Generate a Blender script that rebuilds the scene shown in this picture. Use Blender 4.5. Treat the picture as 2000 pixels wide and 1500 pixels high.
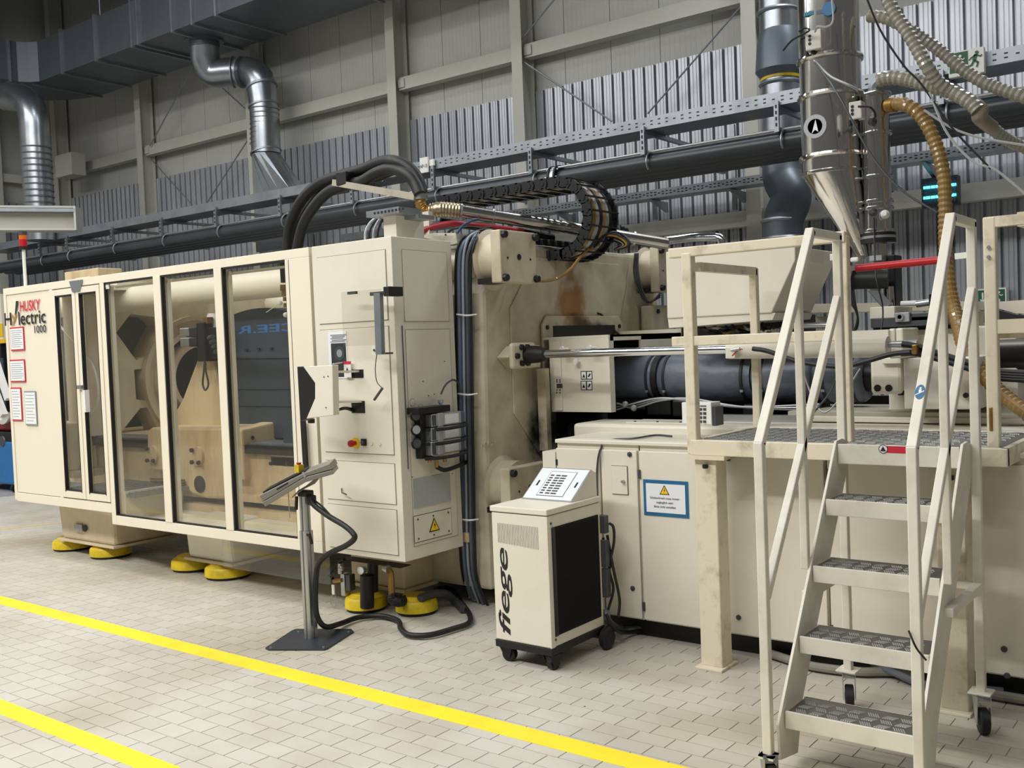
import bpy, bmesh, math, random
from mathutils import Vector, Matrix, Euler
random.seed(7)
S = bpy.context.scene
for o in list(bpy.data.objects): bpy.data.objects.remove(o)
COL = S.collection
pi = math.pi

# ------------------------------------------------------------------ camera
CAM = Vector((0, 0, 1.7)); FPX = 1961.4
YAW, PITCH, ROLL = -.65602, -.037678, -.039304
def cam_axes():
    cy, sy, cp, sp, cr, sr = math.cos(YAW), math.sin(YAW), math.cos(PITCH), math.sin(PITCH), math.cos(ROLL), math.sin(ROLL)
    f = Vector((sy*cp, cy*cp, sp)); r = Vector((cy, -sy, 0)); u = r.cross(f)
    return cr*r+sr*u, -sr*r+cr*u, f
RR, UU, FF = cam_axes()
cd = bpy.data.cameras.new('camera'); cam = bpy.data.objects.new('camera', cd); COL.objects.link(cam)
cam.matrix_world = Matrix(((RR.x, UU.x, -FF.x, CAM.x), (RR.y, UU.y, -FF.y, CAM.y), (RR.z, UU.z, -FF.z, CAM.z), (0, 0, 0, 1)))
cd.sensor_width = 36; cd.lens = FPX/2000*36; cd.clip_end = 200
S.camera = cam

# ------------------------------------------------------------------ world, light, exposure
w = bpy.data.worlds.new('hall_ambient'); S.world = w; w.use_nodes = True
w.node_tree.nodes['Background'].inputs[0].default_value = (1, .98, .95, 1)
w.node_tree.nodes['Background'].inputs[1].default_value = .125
def area(name, loc, sx, sy, power, color=(1, .97, .92), target=None):
    l = bpy.data.lights.new(name, 'AREA'); l.shape = 'RECTANGLE'; l.size = sx; l.size_y = sy; l.energy = power; l.color = color
    o = bpy.data.objects.new(name, l); COL.objects.link(o); o.location = loc
    if target: o.rotation_euler = (Vector(target)-Vector(loc)).to_track_quat('-Z', 'Y').to_euler()
    return o
for x, y, p in [(-16, -1.5, 380), (-11, -2.5, 480), (-7.5, -3, 560), (-3.2, -3.5, 620), (.6, -1.5, 150), (-15, 3.0, 240), (-10.5, 2.6, 240), (-6.5, 1.5, 200), (-2.6, .6, 110), (-10.5, 6.6, 110), (-6.2, 8.4, 110), (-1.6, 9.7, 330)]:  # rear lamps are added to brighten the guard inside and the right wall
    area('hall_and_fill_lamp', (x, y, 8.9 if y > 6 else 8.6), 4.2, .5, p, (1, .985, .96) if y < 6 else (.93, .97, 1))
S.view_settings.view_transform = 'Standard'; S.view_settings.look = 'None'
S.view_settings.exposure = -.27; S.view_settings.gamma = 1; S.view_settings.use_curve_mapping = False

# ------------------------------------------------------------------ helpers
def W(px, py, **k):
    d = RR*((px-1000)/FPX) - UU*((py-750)/FPX) + FF
    (a, v), = k.items(); i = 'xyz'.index(a)
    return CAM + d*((v-CAM[i])/d[i])
def wx(px, py, y): return W(px, py, y=y).x
def wz(px, py, y): return W(px, py, y=y).z

def rgb(h):
    c = [int(h[i:i+2], 16)/255 for i in (0, 2, 4)]
    return tuple(v/12.92 if v <= .04045 else ((v+.055)/1.055)**2.4 for v in c)+(1,)
MATS = {}
def mat(name, color, rough=.5, metal=0, dirt=None, amt=.25, scale=3, bump=0, bscale=60, streak=False, emit=0, coat=0, thr=(.45, .75), bstreak=False):
    if name in MATS: return MATS[name]
    m = bpy.data.materials.new(name); m.use_nodes = True; nt = m.node_tree; N = nt.nodes; L = nt.links
    b = N['Principled BSDF']; c = rgb(color) if isinstance(color, str) else color
    b.inputs['Base Color'].default_value = c; b.inputs['Roughness'].default_value = rough; b.inputs['Metallic'].default_value = metal
    if coat: b.inputs['Coat Weight'].default_value = coat
    g = N.new('ShaderNodeNewGeometry')
    if dirt:
        mp = N.new('ShaderNodeMapping'); L.new(g.outputs['Position'], mp.inputs[0])
        if streak: mp.inputs['Scale'].default_value = (1, 1, .22)
        n = N.new('ShaderNodeTexNoise'); n.inputs['Scale'].default_value = scale; n.inputs['Detail'].default_value = 7; n.inputs['Roughness'].default_value = .62
        L.new(mp.outputs[0], n.inputs['Vector'])
        r = N.new('ShaderNodeMapRange'); r.inputs[1].default_value = thr[0]; r.inputs[2].default_value = thr[1]; r.inputs[4].default_value = amt
        L.new(n.outputs[0], r.inputs[0])
        x = N.new('ShaderNodeMix'); x.data_type = 'RGBA'; x.inputs[6].default_value = c; x.inputs[7].default_value = rgb(dirt) if isinstance(dirt, str) else dirt
        L.new(r.outputs[0], x.inputs[0]); L.new(x.outputs[2], b.inputs['Base Color'])
    if bump:
        n2 = N.new('ShaderNodeTexNoise'); n2.inputs['Scale'].default_value = bscale; L.new(g.outputs['Position'], n2.inputs['Vector'])
        if bstreak:
            mp2 = N.new('ShaderNodeMapping'); mp2.inputs['Scale'].default_value = (1, 1, .08); L.new(g.outputs['Position'], mp2.inputs[0]); L.new(mp2.outputs[0], n2.inputs['Vector'])
        bp = N.new('ShaderNodeBump'); bp.inputs['Strength'].default_value = bump; bp.inputs['Distance'].default_value = .01
        L.new(n2.outputs[0], bp.inputs['Height']); L.new(bp.outputs[0], b.inputs['Normal'])
    if emit:
        b.inputs['Emission Color'].default_value = c; b.inputs['Emission Strength'].default_value = emit
    MATS[name] = m; return m

CREAM = mat('cream_sheet_paint', 'dfdacb', .42, dirt='c6bda6', amt=.3, scale=2.2)
CREAM2 = mat('cream_enclosure_paint', 'e6dfcc', .45, dirt='d3c9b2', amt=.2, scale=1.5)
CASTO = mat('ochre_stained_casting_paint', 'd8c49e', .5, dirt='8a6436', amt=.7, scale=3.4, streak=True, bump=.15, bscale=20, thr=(.42, .74))
CAST = mat('cream_casting_paint', 'd6c8aa', .55, dirt='93784e', amt=.5, scale=2.8, streak=True, bump=.15, bscale=25, thr=(.42, .8))
RAILM = mat('worn_cream_tube_paint', 'dcd3bc', .45, dirt='6a5638', amt=.6, scale=9, thr=(.52, .8))
STAIRM = mat('grey_white_stair_paint', 'dedacd', .42, dirt='aca796', amt=.45, scale=6)
GREYM = mat('galvanised_steel', '9aa0a6', .42, .75, dirt='70767c', amt=.6, scale=4)
DUCTM = mat('duct_sheet_steel', '656d75', .42, .45, dirt='5a636b', amt=.7, scale=1.3)
PIPEM = mat('spiral_duct_steel', 'a9afb5', .3, .9, dirt='80868c', amt=.6, scale=3)
STEEL = mat('brushed_stainless_steel', 'dcdad6', .14, 1, dirt='a39d92', amt=.5, scale=3, streak=True, bump=.5, bscale=10, bstreak=True)
STEELP = mat('polished_steel_pipe', 'b9b7b2', .22, 1, dirt='8f8a80', amt=.5, scale=4)
ALU = mat('aluminium', 'b8bbbd', .35, .9)
CHROME = mat('chrome_rod', 'd5d8da', .12, 1)
BLACK = mat('black_plastic', '0e0f10', .5)
BLACKR = mat('black_rubber', '111214', .55, dirt='1c1d1f', amt=.6, scale=8)
DPIPE = mat('dark_grey_plastic_pipe', '33383d', .35, dirt='454b50', amt=.4, scale=2)
DARKS = mat('dark_oily_steel', '1b1c1f', .4, .4, dirt='2b261e', amt=.6, scale=6)
BLUEG = mat('blue_grey_steel_plate', '4c5763', .4, .4, dirt='363f48', amt=.6, scale=5)
YEL = mat('yellow_paint', 'e3c722', .45, dirt='7c6618', amt=.7, scale=5)
YLINE = mat('yellow_floor_paint', 'f6dd2c', .5, dirt='e2bd24', amt=.8, scale=2.5)
YFADE = mat('faded_yellow_floor_paint', 'c9b98c', .6, dirt='a8a290', amt=.9, scale=5)
RED = mat('red_plastic', 'b5121f', .4)
WHITE = mat('white_plastic', 'e6e6e2', .4)
PAPER = mat('white_paper', 'e4e7ea', .6)
DGREY = mat('dark_grey_metal', '4a4d50', .45, .3)
LGREY = mat('light_grey_metal', 'a5a7a8', .45, .2)
INK = mat('black_print', '1b1b1d', .6)
INKG = mat('grey_print', '8c9096', .6)
REDP = mat('red_print', 'c8243a', .5)
BLUEP = mat('blue_print', '1f6390', .5)
GREENP = mat('green_print', '0f5a34', .5)
YELP = mat('yellow_print', 'f0c41c', .5)
JACKET = mat('charcoal_insulation_fabric', '666e7a', .42, dirt='454b54', amt=.8, scale=5, bump=1, bscale=9)
WALLP = mat('white_wall_panel_paint', 'bcbcb6', .55, dirt='acaca5', amt=.5, scale=1)
BEAMM = mat('off_white_beam_paint', 'bebdb4', .5, dirt='b1b0a6', amt=.4, scale=2)
CLADM = mat('grey_metallic_cladding', 'b0b4ba', .34, .45, dirt='8d9299', amt=.6, scale=2, streak=True)
BROWNH = mat('amber_flexible_hose', '8c6f3a', .45, dirt='66512b', amt=.5, scale=12, coat=.3)
GREYH = mat('grey_flexible_hose', '8f8c80', .35, dirt='6f6c62', amt=.4, scale=10, coat=.3)
CEILM = mat('dark_blue_grey_ceiling', '3c4854', .7, dirt='323d48', amt=.6, scale=.6)
BRASS = mat('brass', 'a8844a', .4, .8, dirt='6b5430', amt=.6, scale=20)
BLUEPAINT = mat('blue_cart_paint', '1c6aa6', .4, dirt='2b4f70', amt=.4, scale=6)
CYAN = mat('lit_uv_tube', (.12, .85, 1, 1), .4, emit=3)
CHAIN = mat('black_energy_chain_plastic', '191a1c', .38)

SEAM = mat('panel_seam', '8f8878', .7)
def tile_mat():
    m = bpy.data.materials.new('clinker_floor_tile'); m.use_nodes = True; N = m.node_tree.nodes; L = m.node_tree.links; b = N['Principled BSDF']
    g = N.new('ShaderNodeNewGeometry'); sx = N.new('ShaderNodeSeparateXYZ'); L.new(g.outputs['Position'], sx.inputs[0])
    def mth(op, a, bb=None, v=None):
        n = N.new('ShaderNodeMath'); n.operation = op; L.new(a, n.inputs[0])
        if bb is not None: L.new(bb, n.inputs[1])
        if v is not None: n.inputs[1].default_value = v
        return n.outputs[0]
    row = mth('FLOOR', mth('DIVIDE', mth('SUBTRACT', sx.outputs[1], v=TY0), v=TP))
    col = mth('FLOOR', mth('DIVIDE', mth('SUBTRACT', mth('SUBTRACT', sx.outputs[0], v=TX0), mth('MULTIPLY', row, v=TS)), v=TL))
    cb = N.new('ShaderNodeCombineXYZ'); L.new(row, cb.inputs[0]); L.new(col, cb.inputs[1])
    wn = N.new('ShaderNodeTexWhiteNoise'); L.new(cb.outputs[0], wn.inputs[0])
    n = N.new('ShaderNodeTexNoise'); n.inputs['Scale'].default_value = .9; n.inputs['Detail'].default_value = 6; L.new(g.outputs['Position'], n.inputs['Vector'])
    r1 = N.new('ShaderNodeValToRGB'); r1.color_ramp.elements[0].color = rgb('bfbbb0'); r1.color_ramp.elements[1].color = rgb('c6c2b8'); L.new(wn.outputs[0], r1.inputs[0])
    x = N.new('ShaderNodeMix'); x.data_type = 'RGBA'; x.blend_type = 'MULTIPLY'; x.inputs[7].default_value = rgb('dcd4c2')
    mr = N.new('ShaderNodeMapRange'); mr.inputs[1].default_value = .45; mr.inputs[2].default_value = .75; L.new(n.outputs[0], mr.inputs[0]); L.new(mr.outputs[0], x.inputs[0])
    L.new(r1.outputs[0], x.inputs[6])
    # small dark specks of spilled dirt
    v = N.new('ShaderNodeTexVoronoi'); v.inputs['Scale'].default_value = 3.2; L.new(g.outputs['Position'], v.inputs['Vector'])
    lt = mth('LESS_THAN', v.outputs['Distance'], v=.022)
    x2 = N.new('ShaderNodeMix'); x2.data_type = 'RGBA'; x2.inputs[7].default_value = rgb('3a3834'); L.new(lt, x2.inputs[0]); L.new(x.outputs[2], x2.inputs[6])
    L.new(x2.outputs[2], b.inputs['Base Color']); b.inputs['Roughness'].default_value = .42
    n2 = N.new('ShaderNodeTexNoise'); n2.inputs['Scale'].default_value = 90; L.new(g.outputs['Position'], n2.inputs['Vector'])
    bp = N.new('ShaderNodeBump'); bp.inputs['Strength'].default_value = .12; bp.inputs['Distance'].default_value = .004; L.new(n2.outputs[0], bp.inputs['Height']); L.new(bp.outputs[0], b.inputs['Normal'])
    return m

def stained_platen():
    """platen paint with a rusty streak and an oily black patch where the nozzle enters"""
    m = bpy.data.materials.new('platen_paint_with_rust_and_oil'); m.use_nodes = True; N = m.node_tree.nodes; L = m.node_tree.links; b = N['Principled BSDF']
    b.inputs['Roughness'].default_value = .5
    g = N.new('ShaderNodeNewGeometry'); n = N.new('ShaderNodeTexNoise'); n.inputs['Scale'].default_value = 5; n.inputs['Detail'].default_value = 8; L.new(g.outputs['Position'], n.inputs['Vector'])
    base = N.new('ShaderNodeMix'); base.data_type = 'RGBA'; base.inputs[6].default_value = rgb('c6bda6'); base.inputs[7].default_value = rgb('a59b84')
    r = N.new('ShaderNodeMapRange'); r.inputs[1].default_value = .4; r.inputs[2].default_value = .75; L.new(n.outputs[0], r.inputs[0]); L.new(r.outputs[0], base.inputs[0])
    prev = base.outputs[2]
    for cy, cz, ry, rz, colr, a in [(6.02, 2.0, .22, .32, '8a5c22', .9), (6.05, 2.38, .5, .14, '4a3a26', .8), (6.2, 1.78, .55, .12, '33281c', .9), (6.2, 1.7, .42, .09, '101216', 1), (5.7, 1.5, .12, .3, '3a3022', .8), (5.75, 1.1, .35, .25, '17140f', 1)]:
        mp = N.new('ShaderNodeMapping'); mp.vector_type = 'POINT'; L.new(g.outputs['Position'], mp.inputs[0])
        mp.inputs['Location'].default_value = (0, -cy/ry, -cz/rz); mp.inputs['Scale'].default_value = (0, 1/ry, 1/rz)
        ln = N.new('ShaderNodeVectorMath'); ln.operation = 'LENGTH'; L.new(mp.outputs[0], ln.inputs[0])
        ad = N.new('ShaderNodeMath'); ad.operation = 'MULTIPLY_ADD'; L.new(n.outputs[0], ad.inputs[0]); ad.inputs[1].default_value = 2.4; L.new(ln.outputs['Value'], ad.inputs[2])
        mr = N.new('ShaderNodeMapRange'); mr.interpolation_type = 'SMOOTHSTEP'; mr.inputs[1].default_value = 2.25; mr.inputs[2].default_value = 1.45; mr.inputs[3].default_value = 0; mr.inputs[4].default_value = a; L.new(ad.outputs[0], mr.inputs[0])
        x = N.new('ShaderNodeMix'); x.data_type = 'RGBA'; x.inputs[7].default_value = rgb(colr); L.new(mr.outputs[0], x.inputs[0]); L.new(prev, x.inputs[6]); prev = x.outputs[2]
    L.new(prev, b.inputs['Base Color'])
    return m
PLATM = stained_platen()

def glass_mat(name, tint, spec=.5, haze=0.0):
    m = bpy.data.materials.new(name); m.use_nodes = True; N = m.node_tree.nodes; L = m.node_tree.links; N.remove(N['Principled BSDF'])
    t = N.new('ShaderNodeBsdfTransparent'); t.inputs[0].default_value = tint; gl = N.new('ShaderNodeBsdfGlossy'); gl.inputs['Roughness'].default_value = .03
    lw = N.new('ShaderNodeLayerWeight'); lw.inputs[0].default_value = .5
    pw = N.new('ShaderNodeMath'); pw.operation = 'POWER'; L.new(lw.outputs['Facing'], pw.inputs[0]); pw.inputs[1].default_value = 5
    fr = N.new('ShaderNodeMath'); fr.operation = 'MULTIPLY_ADD'; L.new(pw.outputs[0], fr.inputs[0]); fr.inputs[1].default_value = .9; fr.inputs[2].default_value = .035
    mx = N.new('ShaderNodeMixShader'); L.new(fr.outputs[0], mx.inputs[0]); L.new(t.outputs[0], mx.inputs[1]); L.new(gl.outputs[0], mx.inputs[2])
    out = mx.outputs[0]
    if haze:
        d = N.new('ShaderNodeBsdfDiffuse'); d.inputs[0].default_value = (.6, .58, .5, 1); m2 = N.new('ShaderNodeMixShader'); m2.inputs[0].default_value = haze; L.new(out, m2.inputs[1]); L.new(d.outputs[0], m2.inputs[2]); out = m2.outputs[0]
    L.new(out, N['Material Output'].inputs[0]); return m
GLASS = glass_mat('guard_window_pane', (.93, .93, .91, 1), haze=.015)
ACRYL = glass_mat('clear_acrylic', (.95, .95, .93, 1), haze=.03)

def tread_mat():
    m = bpy.data.materials.new('checker_plate_aluminium'); m.use_nodes = True; N = m.node_tree.nodes; L = m.node_tree.links; b = N['Principled BSDF']
    b.inputs['Base Color'].default_value = rgb('7d7f80'); b.inputs['Metallic'].default_value = .8; b.inputs['Roughness'].default_value = .38
    return m
TREAD = tread_mat()
TREADR = mat('worn_tread_ridge', 'bfc0bf', .35, .6)

ORIG = {}
class MB:
    def __init__(s): s.v = []; s.f = []; s.sm = []
    def add(s, vs, fs, smooth=False):
        o = len(s.v); s.v += [Vector(v) for v in vs]
        for f in fs: s.f.append([i+o for i in f]); s.sm.append(smooth)
        return s
    def box(s, x0, x1, y0, y1, z0, z1):
        x0, x1 = sorted((x0, x1)); y0, y1 = sorted((y0, y1)); z0, z1 = sorted((z0, z1))
        return s.add([(x0, y0, z0), (x1, y0, z0), (x1, y1, z0), (x0, y1, z0), (x0, y0, z1), (x1, y0, z1), (x1, y1, z1), (x0, y1, z1)],
                     [(0, 3, 2, 1), (4, 5, 6, 7), (0, 1, 5, 4), (1, 2, 6, 5), (2, 3, 7, 6), (3, 0, 4, 7)])
    def prism(s, poly, ax, a0, a1):
        def P3(p, a): return {'x': (a, p[0], p[1]), 'y': (p[0], a, p[1]), 'z': (p[0], p[1], a)}[ax]
        n = len(poly); vs = [P3(p, a0) for p in poly]+[P3(p, a1) for p in poly]
        return s.add(vs, [list(range(n)), list(range(2*n-1, n-1, -1))]+[(i, i+n, (i+1) % n+n, (i+1) % n) for i in range(n)])
    def frame(s, p):
        d = p.normalized(); u = d.cross(Vector((0, 0, 1)))
        if u.length < 1e-3: u = Vector((1, 0, 0))
        u.normalize(); return d, u, u.cross(d)
    def lathe(s, origin, axis, prof, seg=24, caps=True):
        o = Vector(origin); d, u, v = s.frame(Vector(axis)); vs = []; n = len(prof)
        for h, r in prof:
            for k in range(seg):
                a = 2*pi*k/seg; vs.append(o+d*h+(u*math.cos(a)+v*math.sin(a))*r)
        fs = [(i*seg+k, i*seg+(k+1) % seg, (i+1)*seg+(k+1) % seg, (i+1)*seg+k) for i in range(n-1) for k in range(seg)]
        s.add(vs, fs, True)
        if caps:
            b = len(s.v)-len(vs)
            s.f.append([b+k for k in range(seg)][::-1]); s.sm.append(True)
            s.f.append([b+(n-1)*seg+k for k in range(seg)]); s.sm.append(True)
        return s
    def cyl(s, p0, p1, r, r1=None, seg=20):
        p0 = Vector(p0); p1 = Vector(p1); L = (p1-p0).length
        return s.lathe(p0, p1-p0, [(0, r), (L, r if r1 is None else r1)], seg)
    def sphere(s, c, r, seg=12):
        return s.lathe(Vector(c)-Vector((0, 0, r)), (0, 0, 1), [(r-r*math.cos(pi*i/8), max(r*math.sin(pi*i/8), 1e-4)) for i in range(9)], seg)
    def tube(s, pts, r, seg=8, res=8, corr=0, pitch=.02, smooth=True):
        P = [Vector(p) for p in pts]
        if smooth and len(P) > 2:
            Q = [P[0]*2-P[1]]+P+[P[-1]*2-P[-2]]; out = []
            for i in range(1, len(Q)-2):
                n = res if not corr else max(4, int((Q[i+1]-Q[i]).length/(pitch/2)))
                for k in range(n):
                    t = k/n; a, b, c, d = Q[i-1], Q[i], Q[i+1], Q[i+2]
                    out.append(.5*((2*b)+(c-a)*t+(2*a-5*b+4*c-d)*t*t+(3*b-a-3*c+d)*t**3))
            P = out+[P[-1]]
        n = len(P); T = [(P[min(i+1, n-1)]-P[max(i-1, 0)]).normalized() for i in range(n)]
        _, u, _ = s.frame(T[0]); vs = []
        for i in range(n):
            u = (u-T[i]*u.dot(T[i])).normalized(); v = T[i].cross(u); rr = r+(corr if i % 2 else 0)
            for k in range(seg):
                a = 2*pi*k/seg; vs.append(P[i]+(u*math.cos(a)+v*math.sin(a))*rr)
        fs = [(i*seg+k, i*seg+(k+1) % seg, (i+1)*seg+(k+1) % seg, (i+1)*seg+k) for i in range(n-1) for k in range(seg)]
        s.add(vs, fs, True); b = len(s.v)-len(vs)
        s.f.append([b+k for k in range(seg)][::-1]); s.sm.append(True)
        s.f.append([b+(n-1)*seg+k for k in range(seg)]); s.sm.append(True)
        return s
    def bar(s, p0, p1, w, h=None, up=(0, 0, 1)):
        p0 = Vector(p0); p1 = Vector(p1); h = h or w; d = (p1-p0).normalized(); up = Vector(up)
        u = d.cross(up)
        if u.length < 1e-3: u = d.cross(Vector((0, 1, 0)))
        u.normalize(); v = u.cross(d)
        c = [u*a*w/2+v*b*h/2 for a, b in ((-1, -1), (1, -1), (1, 1), (-1, 1))]
        return s.add([p0+q for q in c]+[p1+q for q in c], [(3, 2, 1, 0), (4, 5, 6, 7), (0, 1, 5, 4), (1, 2, 6, 5), (2, 3, 7, 6), (3, 0, 4, 7)])
    def build(s, name, m, parent=None, bevel=0, base=True, sharp=35):
        lo = Vector([min(v[i] for v in s.v) for i in range(3)]); hi = Vector([max(v[i] for v in s.v) for i in range(3)])
        org = Vector(((lo.x+hi.x)/2, (lo.y+hi.y)/2, lo.z)) if base else Vector((0, 0, 0))
        me = bpy.data.meshes.new(name); me.from_pydata([v-org for v in s.v], [], s.f); me.update()
        if len(s.f) < 20000:
            bm = bmesh.new(); bm.from_mesh(me); bmesh.ops.recalc_face_normals(bm, faces=bm.faces); bm.to_mesh(me); bm.free()
        me.materials.append(m)
        if any(s.sm):
            me.polygons.foreach_set('use_smooth', [True]*len(me.polygons)); me.set_sharp_from_angle(angle=math.radians(sharp))
        o = bpy.data.objects.new(name, me); COL.objects.link(o)
        if bevel:
            b = o.modifiers.new('bevel', 'BEVEL'); b.width = bevel; b.segments = 2; b.limit_method = 'ANGLE'; b.angle_limit = .7
        place(o, org, parent); return o
def place(o, org, parent):
    ORIG[o] = org
    if parent: o.parent = parent; o.location = org-ORIG[parent]
    else: o.location = org
def tag(o, label=None, cat=None, group=None, kind=None):
    if label: o['label'] = label
    if cat: o['category'] = cat
    if group: o['group'] = group
    if kind: o['kind'] = kind
    return o
def thing(name, label, cat, loc, group=None):
    o = bpy.data.objects.new(name, None); COL.objects.link(o); o.empty_display_size = .1
    o.location = loc; ORIG[o] = Vector(loc); tag(o, label, cat, group); return o
def box(name, m, parent, *a, bevel=0, label=None):
    o = MB().box(*a).build(name, m, parent, bevel)
    if label: o['label'] = label
    return o
def cyl(name, m, parent, p0, p1, r, r1=None, seg=20): return MB().cyl(p0, p1, r, r1, seg).build(name, m, parent)
def tube(name, m, parent, pts, r, **k): return MB().tube(pts, r, **k).build(name, m, parent)
def pbox(name, m, parent, x0, y0, x1, y1, y, d, bevel=0, label=None):
    """box whose front (facing the aisle) stands in the plane y, between two points of that plane"""
    a = W(x0, y0, y=y); b = W(x1, y1, y=y); return box(name, m, parent, a.x, b.x, y, y+d, b.z, a.z, bevel=bevel, label=label)
def text(name, st, m, parent, pos, size, face='front', align='LEFT', sx=1, shear=0, rot=0, off=0, ex=.0006, mirror=False, spacing=1):
    cu = bpy.data.curves.new('t', 'FONT'); cu.body = st; cu.size = size; cu.extrude = ex; cu.align_x = align; cu.shear = shear; cu.offset = off; cu.resolution_u = 3; cu.space_character = spacing
    to = bpy.data.objects.new('t', cu); COL.objects.link(to); dg = bpy.context.evaluated_depsgraph_get()
    me = bpy.data.meshes.new_from_object(to.evaluated_get(dg)); bpy.data.objects.remove(to)
    M = Matrix.Translation(pos) @ {'front': Matrix.Rotation(pi/2, 4, 'X'), 'right': Matrix.Rotation(pi/2, 4, 'Z') @ Matrix.Rotation(pi/2, 4, 'X'), 'up': Matrix()}.get(face, face if isinstance(face, Matrix) else None) @ Matrix.Rotation(rot, 4, 'Z') @ Matrix.Diagonal((-sx if mirror else sx, 1, 1, 1))
    b = MB(); b.add([M @ v.co for v in me.vertices], [list(p.vertices) for p in me.polygons]); bpy.data.meshes.remove(me)
    return b.build(name, m, parent)
def ftext(name, st, m, parent, x0, x1, z0, z1, y, rot=0, **k):
    """lettering on a front face, its inked area fitted to the rectangle x0..x1, z0..z1"""
    o = text(name, st, m, None, (0, 0, 0), 1, rot=rot, **k); org = ORIG[o]
    vs = [v.co+org for v in o.data.vertices]; a = [min(v[i] for v in vs) for i in range(3)]; b = [max(v[i] for v in vs) for i in range(3)]
    no = Vector(((x0+x1)/2, y, z0))
    for v, w_ in zip(o.data.vertices, vs):
        v.co = Vector((x0+(w_.x-a[0])/(b[0]-a[0])*(x1-x0), y-(w_.y-a[1])*.5, z0+(w_.z-a[2])/(b[2]-a[2])*(z1-z0)))-no
    place(o, no, parent); return o
def WP(px, py, p0, n):
    d = RR*((px-1000)/FPX) - UU*((py-750)/FPX) + FF; return CAM+d*((Vector(p0)-CAM).dot(n)/d.dot(n))
def bolts(parent, pts, axis, r=.02, h=.02, m=None, name='bolt'):
    for p in pts:
        p = Vector(p); MB().lathe(p, axis, [(0, r), (h*.8, r), (h, r*.8)], 10).build(name, m or BLACK, parent)
def ring_poly(cx, cz, r, n=40): return [(cx+r*math.cos(2*pi*i/n), cz+r*math.sin(2*pi*i/n)) for i in range(n)]

# ================================================================== SETTING
TY0, TX0, TP, TL, TS = 3.52-.0, -2.291, .1062, .1785, .0475
TILE = tile_mat()
XW, YW = -20.0, 11.0
GROUT = mat('dark_grout', '9a968b', .8)
CONC = mat('grey_concrete', '9a9c9c', .5, dirt='84868a', amt=.6, scale=1)
fl = MB().box(XW-.3, 4, -3, YW+.3, -.15, -.004).build('floor', GROUT); tag(fl, kind='structure', label='floor of pale beige rectangular clinker tiles')
def in_view(p):
    d = p-CAM; z = d.dot(FF)
    if z <= .1: return None
    u = 1000+FPX*d.dot(RR)/z; v = 750-FPX*d.dot(UU)/z
    return z if -20 < u < 2020 and -20 < v < 1520 else None
def tile_geo(mb, x, y):
    g = .0016; c = .0012; a, b2, c2, d = x+g, x+TL-g, y+g, y+TP-g
    mb.add([(a, c2, -.006), (b2, c2, -.006), (b2, d, -.006), (a, d, -.006), (a+c, c2+c, 0), (b2-c, c2+c, 0), (b2-c, d-c, 0), (a+c, d-c, 0)],
           [(4, 5, 6, 7), (0, 1, 5, 4), (1, 2, 6, 5), (2, 3, 7, 6), (3, 0, 4, 7)])
cells = []
r0 = int((0-TY0)/TP); r1 = int((YW-TY0)/TP)
for r in range(r0, r1):
    y = TY0+r*TP; xs = TX0+r*TS; c0 = math.ceil((XW-xs)/TL); c1 = int((2.5-xs)/TL)
    for c in range(c0, c1):
        x = xs+c*TL
        if x < -13.3 and y < 20: continue
        cells.append((x, y))
vis = sorted([(z, c) for c in cells for z in [in_view(Vector((c[0]+TL/2, c[1]+TP/2, 0)))] if z])
near = set(c for _, c in vis[:300])
tm = MB(); tile_geo(tm, 0, 0)
tme = bpy.data.meshes.new('floor_tile'); tme.from_pydata(tm.v, [], tm.f); tme.materials.append(TILE)
for _, c in vis[:300]:
    o = bpy.data.objects.new('floor_tile', tme); COL.objects.link(o); place(o, Vector((c[0], c[1], 0)), fl)
rest = MB()
for c in cells:
    if c not in near: tile_geo(rest, *c)
tag(rest.build('floor_tiles', TILE, fl), kind='stuff')
box('concrete_lane', CONC, fl, XW, -13.32, 0, YW, -.004, -.0005)

def stripe(label, x0, x1, y0, y1, m=YLINE, h=.0015):
    o = MB().box(x0, x1, y0, y1, -.001, h).build('floor_marking_line', m); tag(o, label, 'floor marking'); return o
stripe('long bright yellow line painted on the tiles in front of the machine', -20, .5, 3.375, 3.502)
stripe('wider yellow line across the bottom left corner, nearest the viewer', -20, .5, 2.28, 2.388)
fd = MB(); a = W(-10, 1044, z=0); b2 = W(130, 1019, z=0); fd.bar((a.x-.6, a.y-.6, 0), (b2.x, b2.y, 0), .1, .003)
tag(fd.build('floor_marking_line', YFADE), 'faded pale yellow floor line behind the machine at far left', 'floor marking')

wall = MB().box(XW, 4, YW+.06, YW+.3, 0, 9.6).build('wall_back', WALLP); tag(wall, kind='structure', label='back wall of the hall')
def clad(name, parent, x0, x1, z0, z1, pitch=.151):
    # trapezoidal cladding: broad crowns and narrow recessed grooves with a fine bead each side
    pr = []; x = x0; yf, yb = YW-.05, YW+.012
    while x < x1:
        pr += [(x, yb), (x+.018, yb), (x+.027, yf), (x+.062, yf), (x+.066, yf+.006), (x+.070, yf+.006), (x+.074, yf), (x+.108, yf), (x+.112, yf+.006), (x+.116, yf+.006), (x+.12, yf), (x+pitch-.009, yf)]; x += pitch
    pr.append((x, yb)); n = len(pr); b = MB()
    b.add([(p[0], p[1], z0) for p in pr]+[(p[0], p[1], z1) for p in pr], [(i, i+1, n+i+1, n+i) for i in range(n-1)])
    return b.build(name, CLADM, parent)
ZS = 5.06
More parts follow.
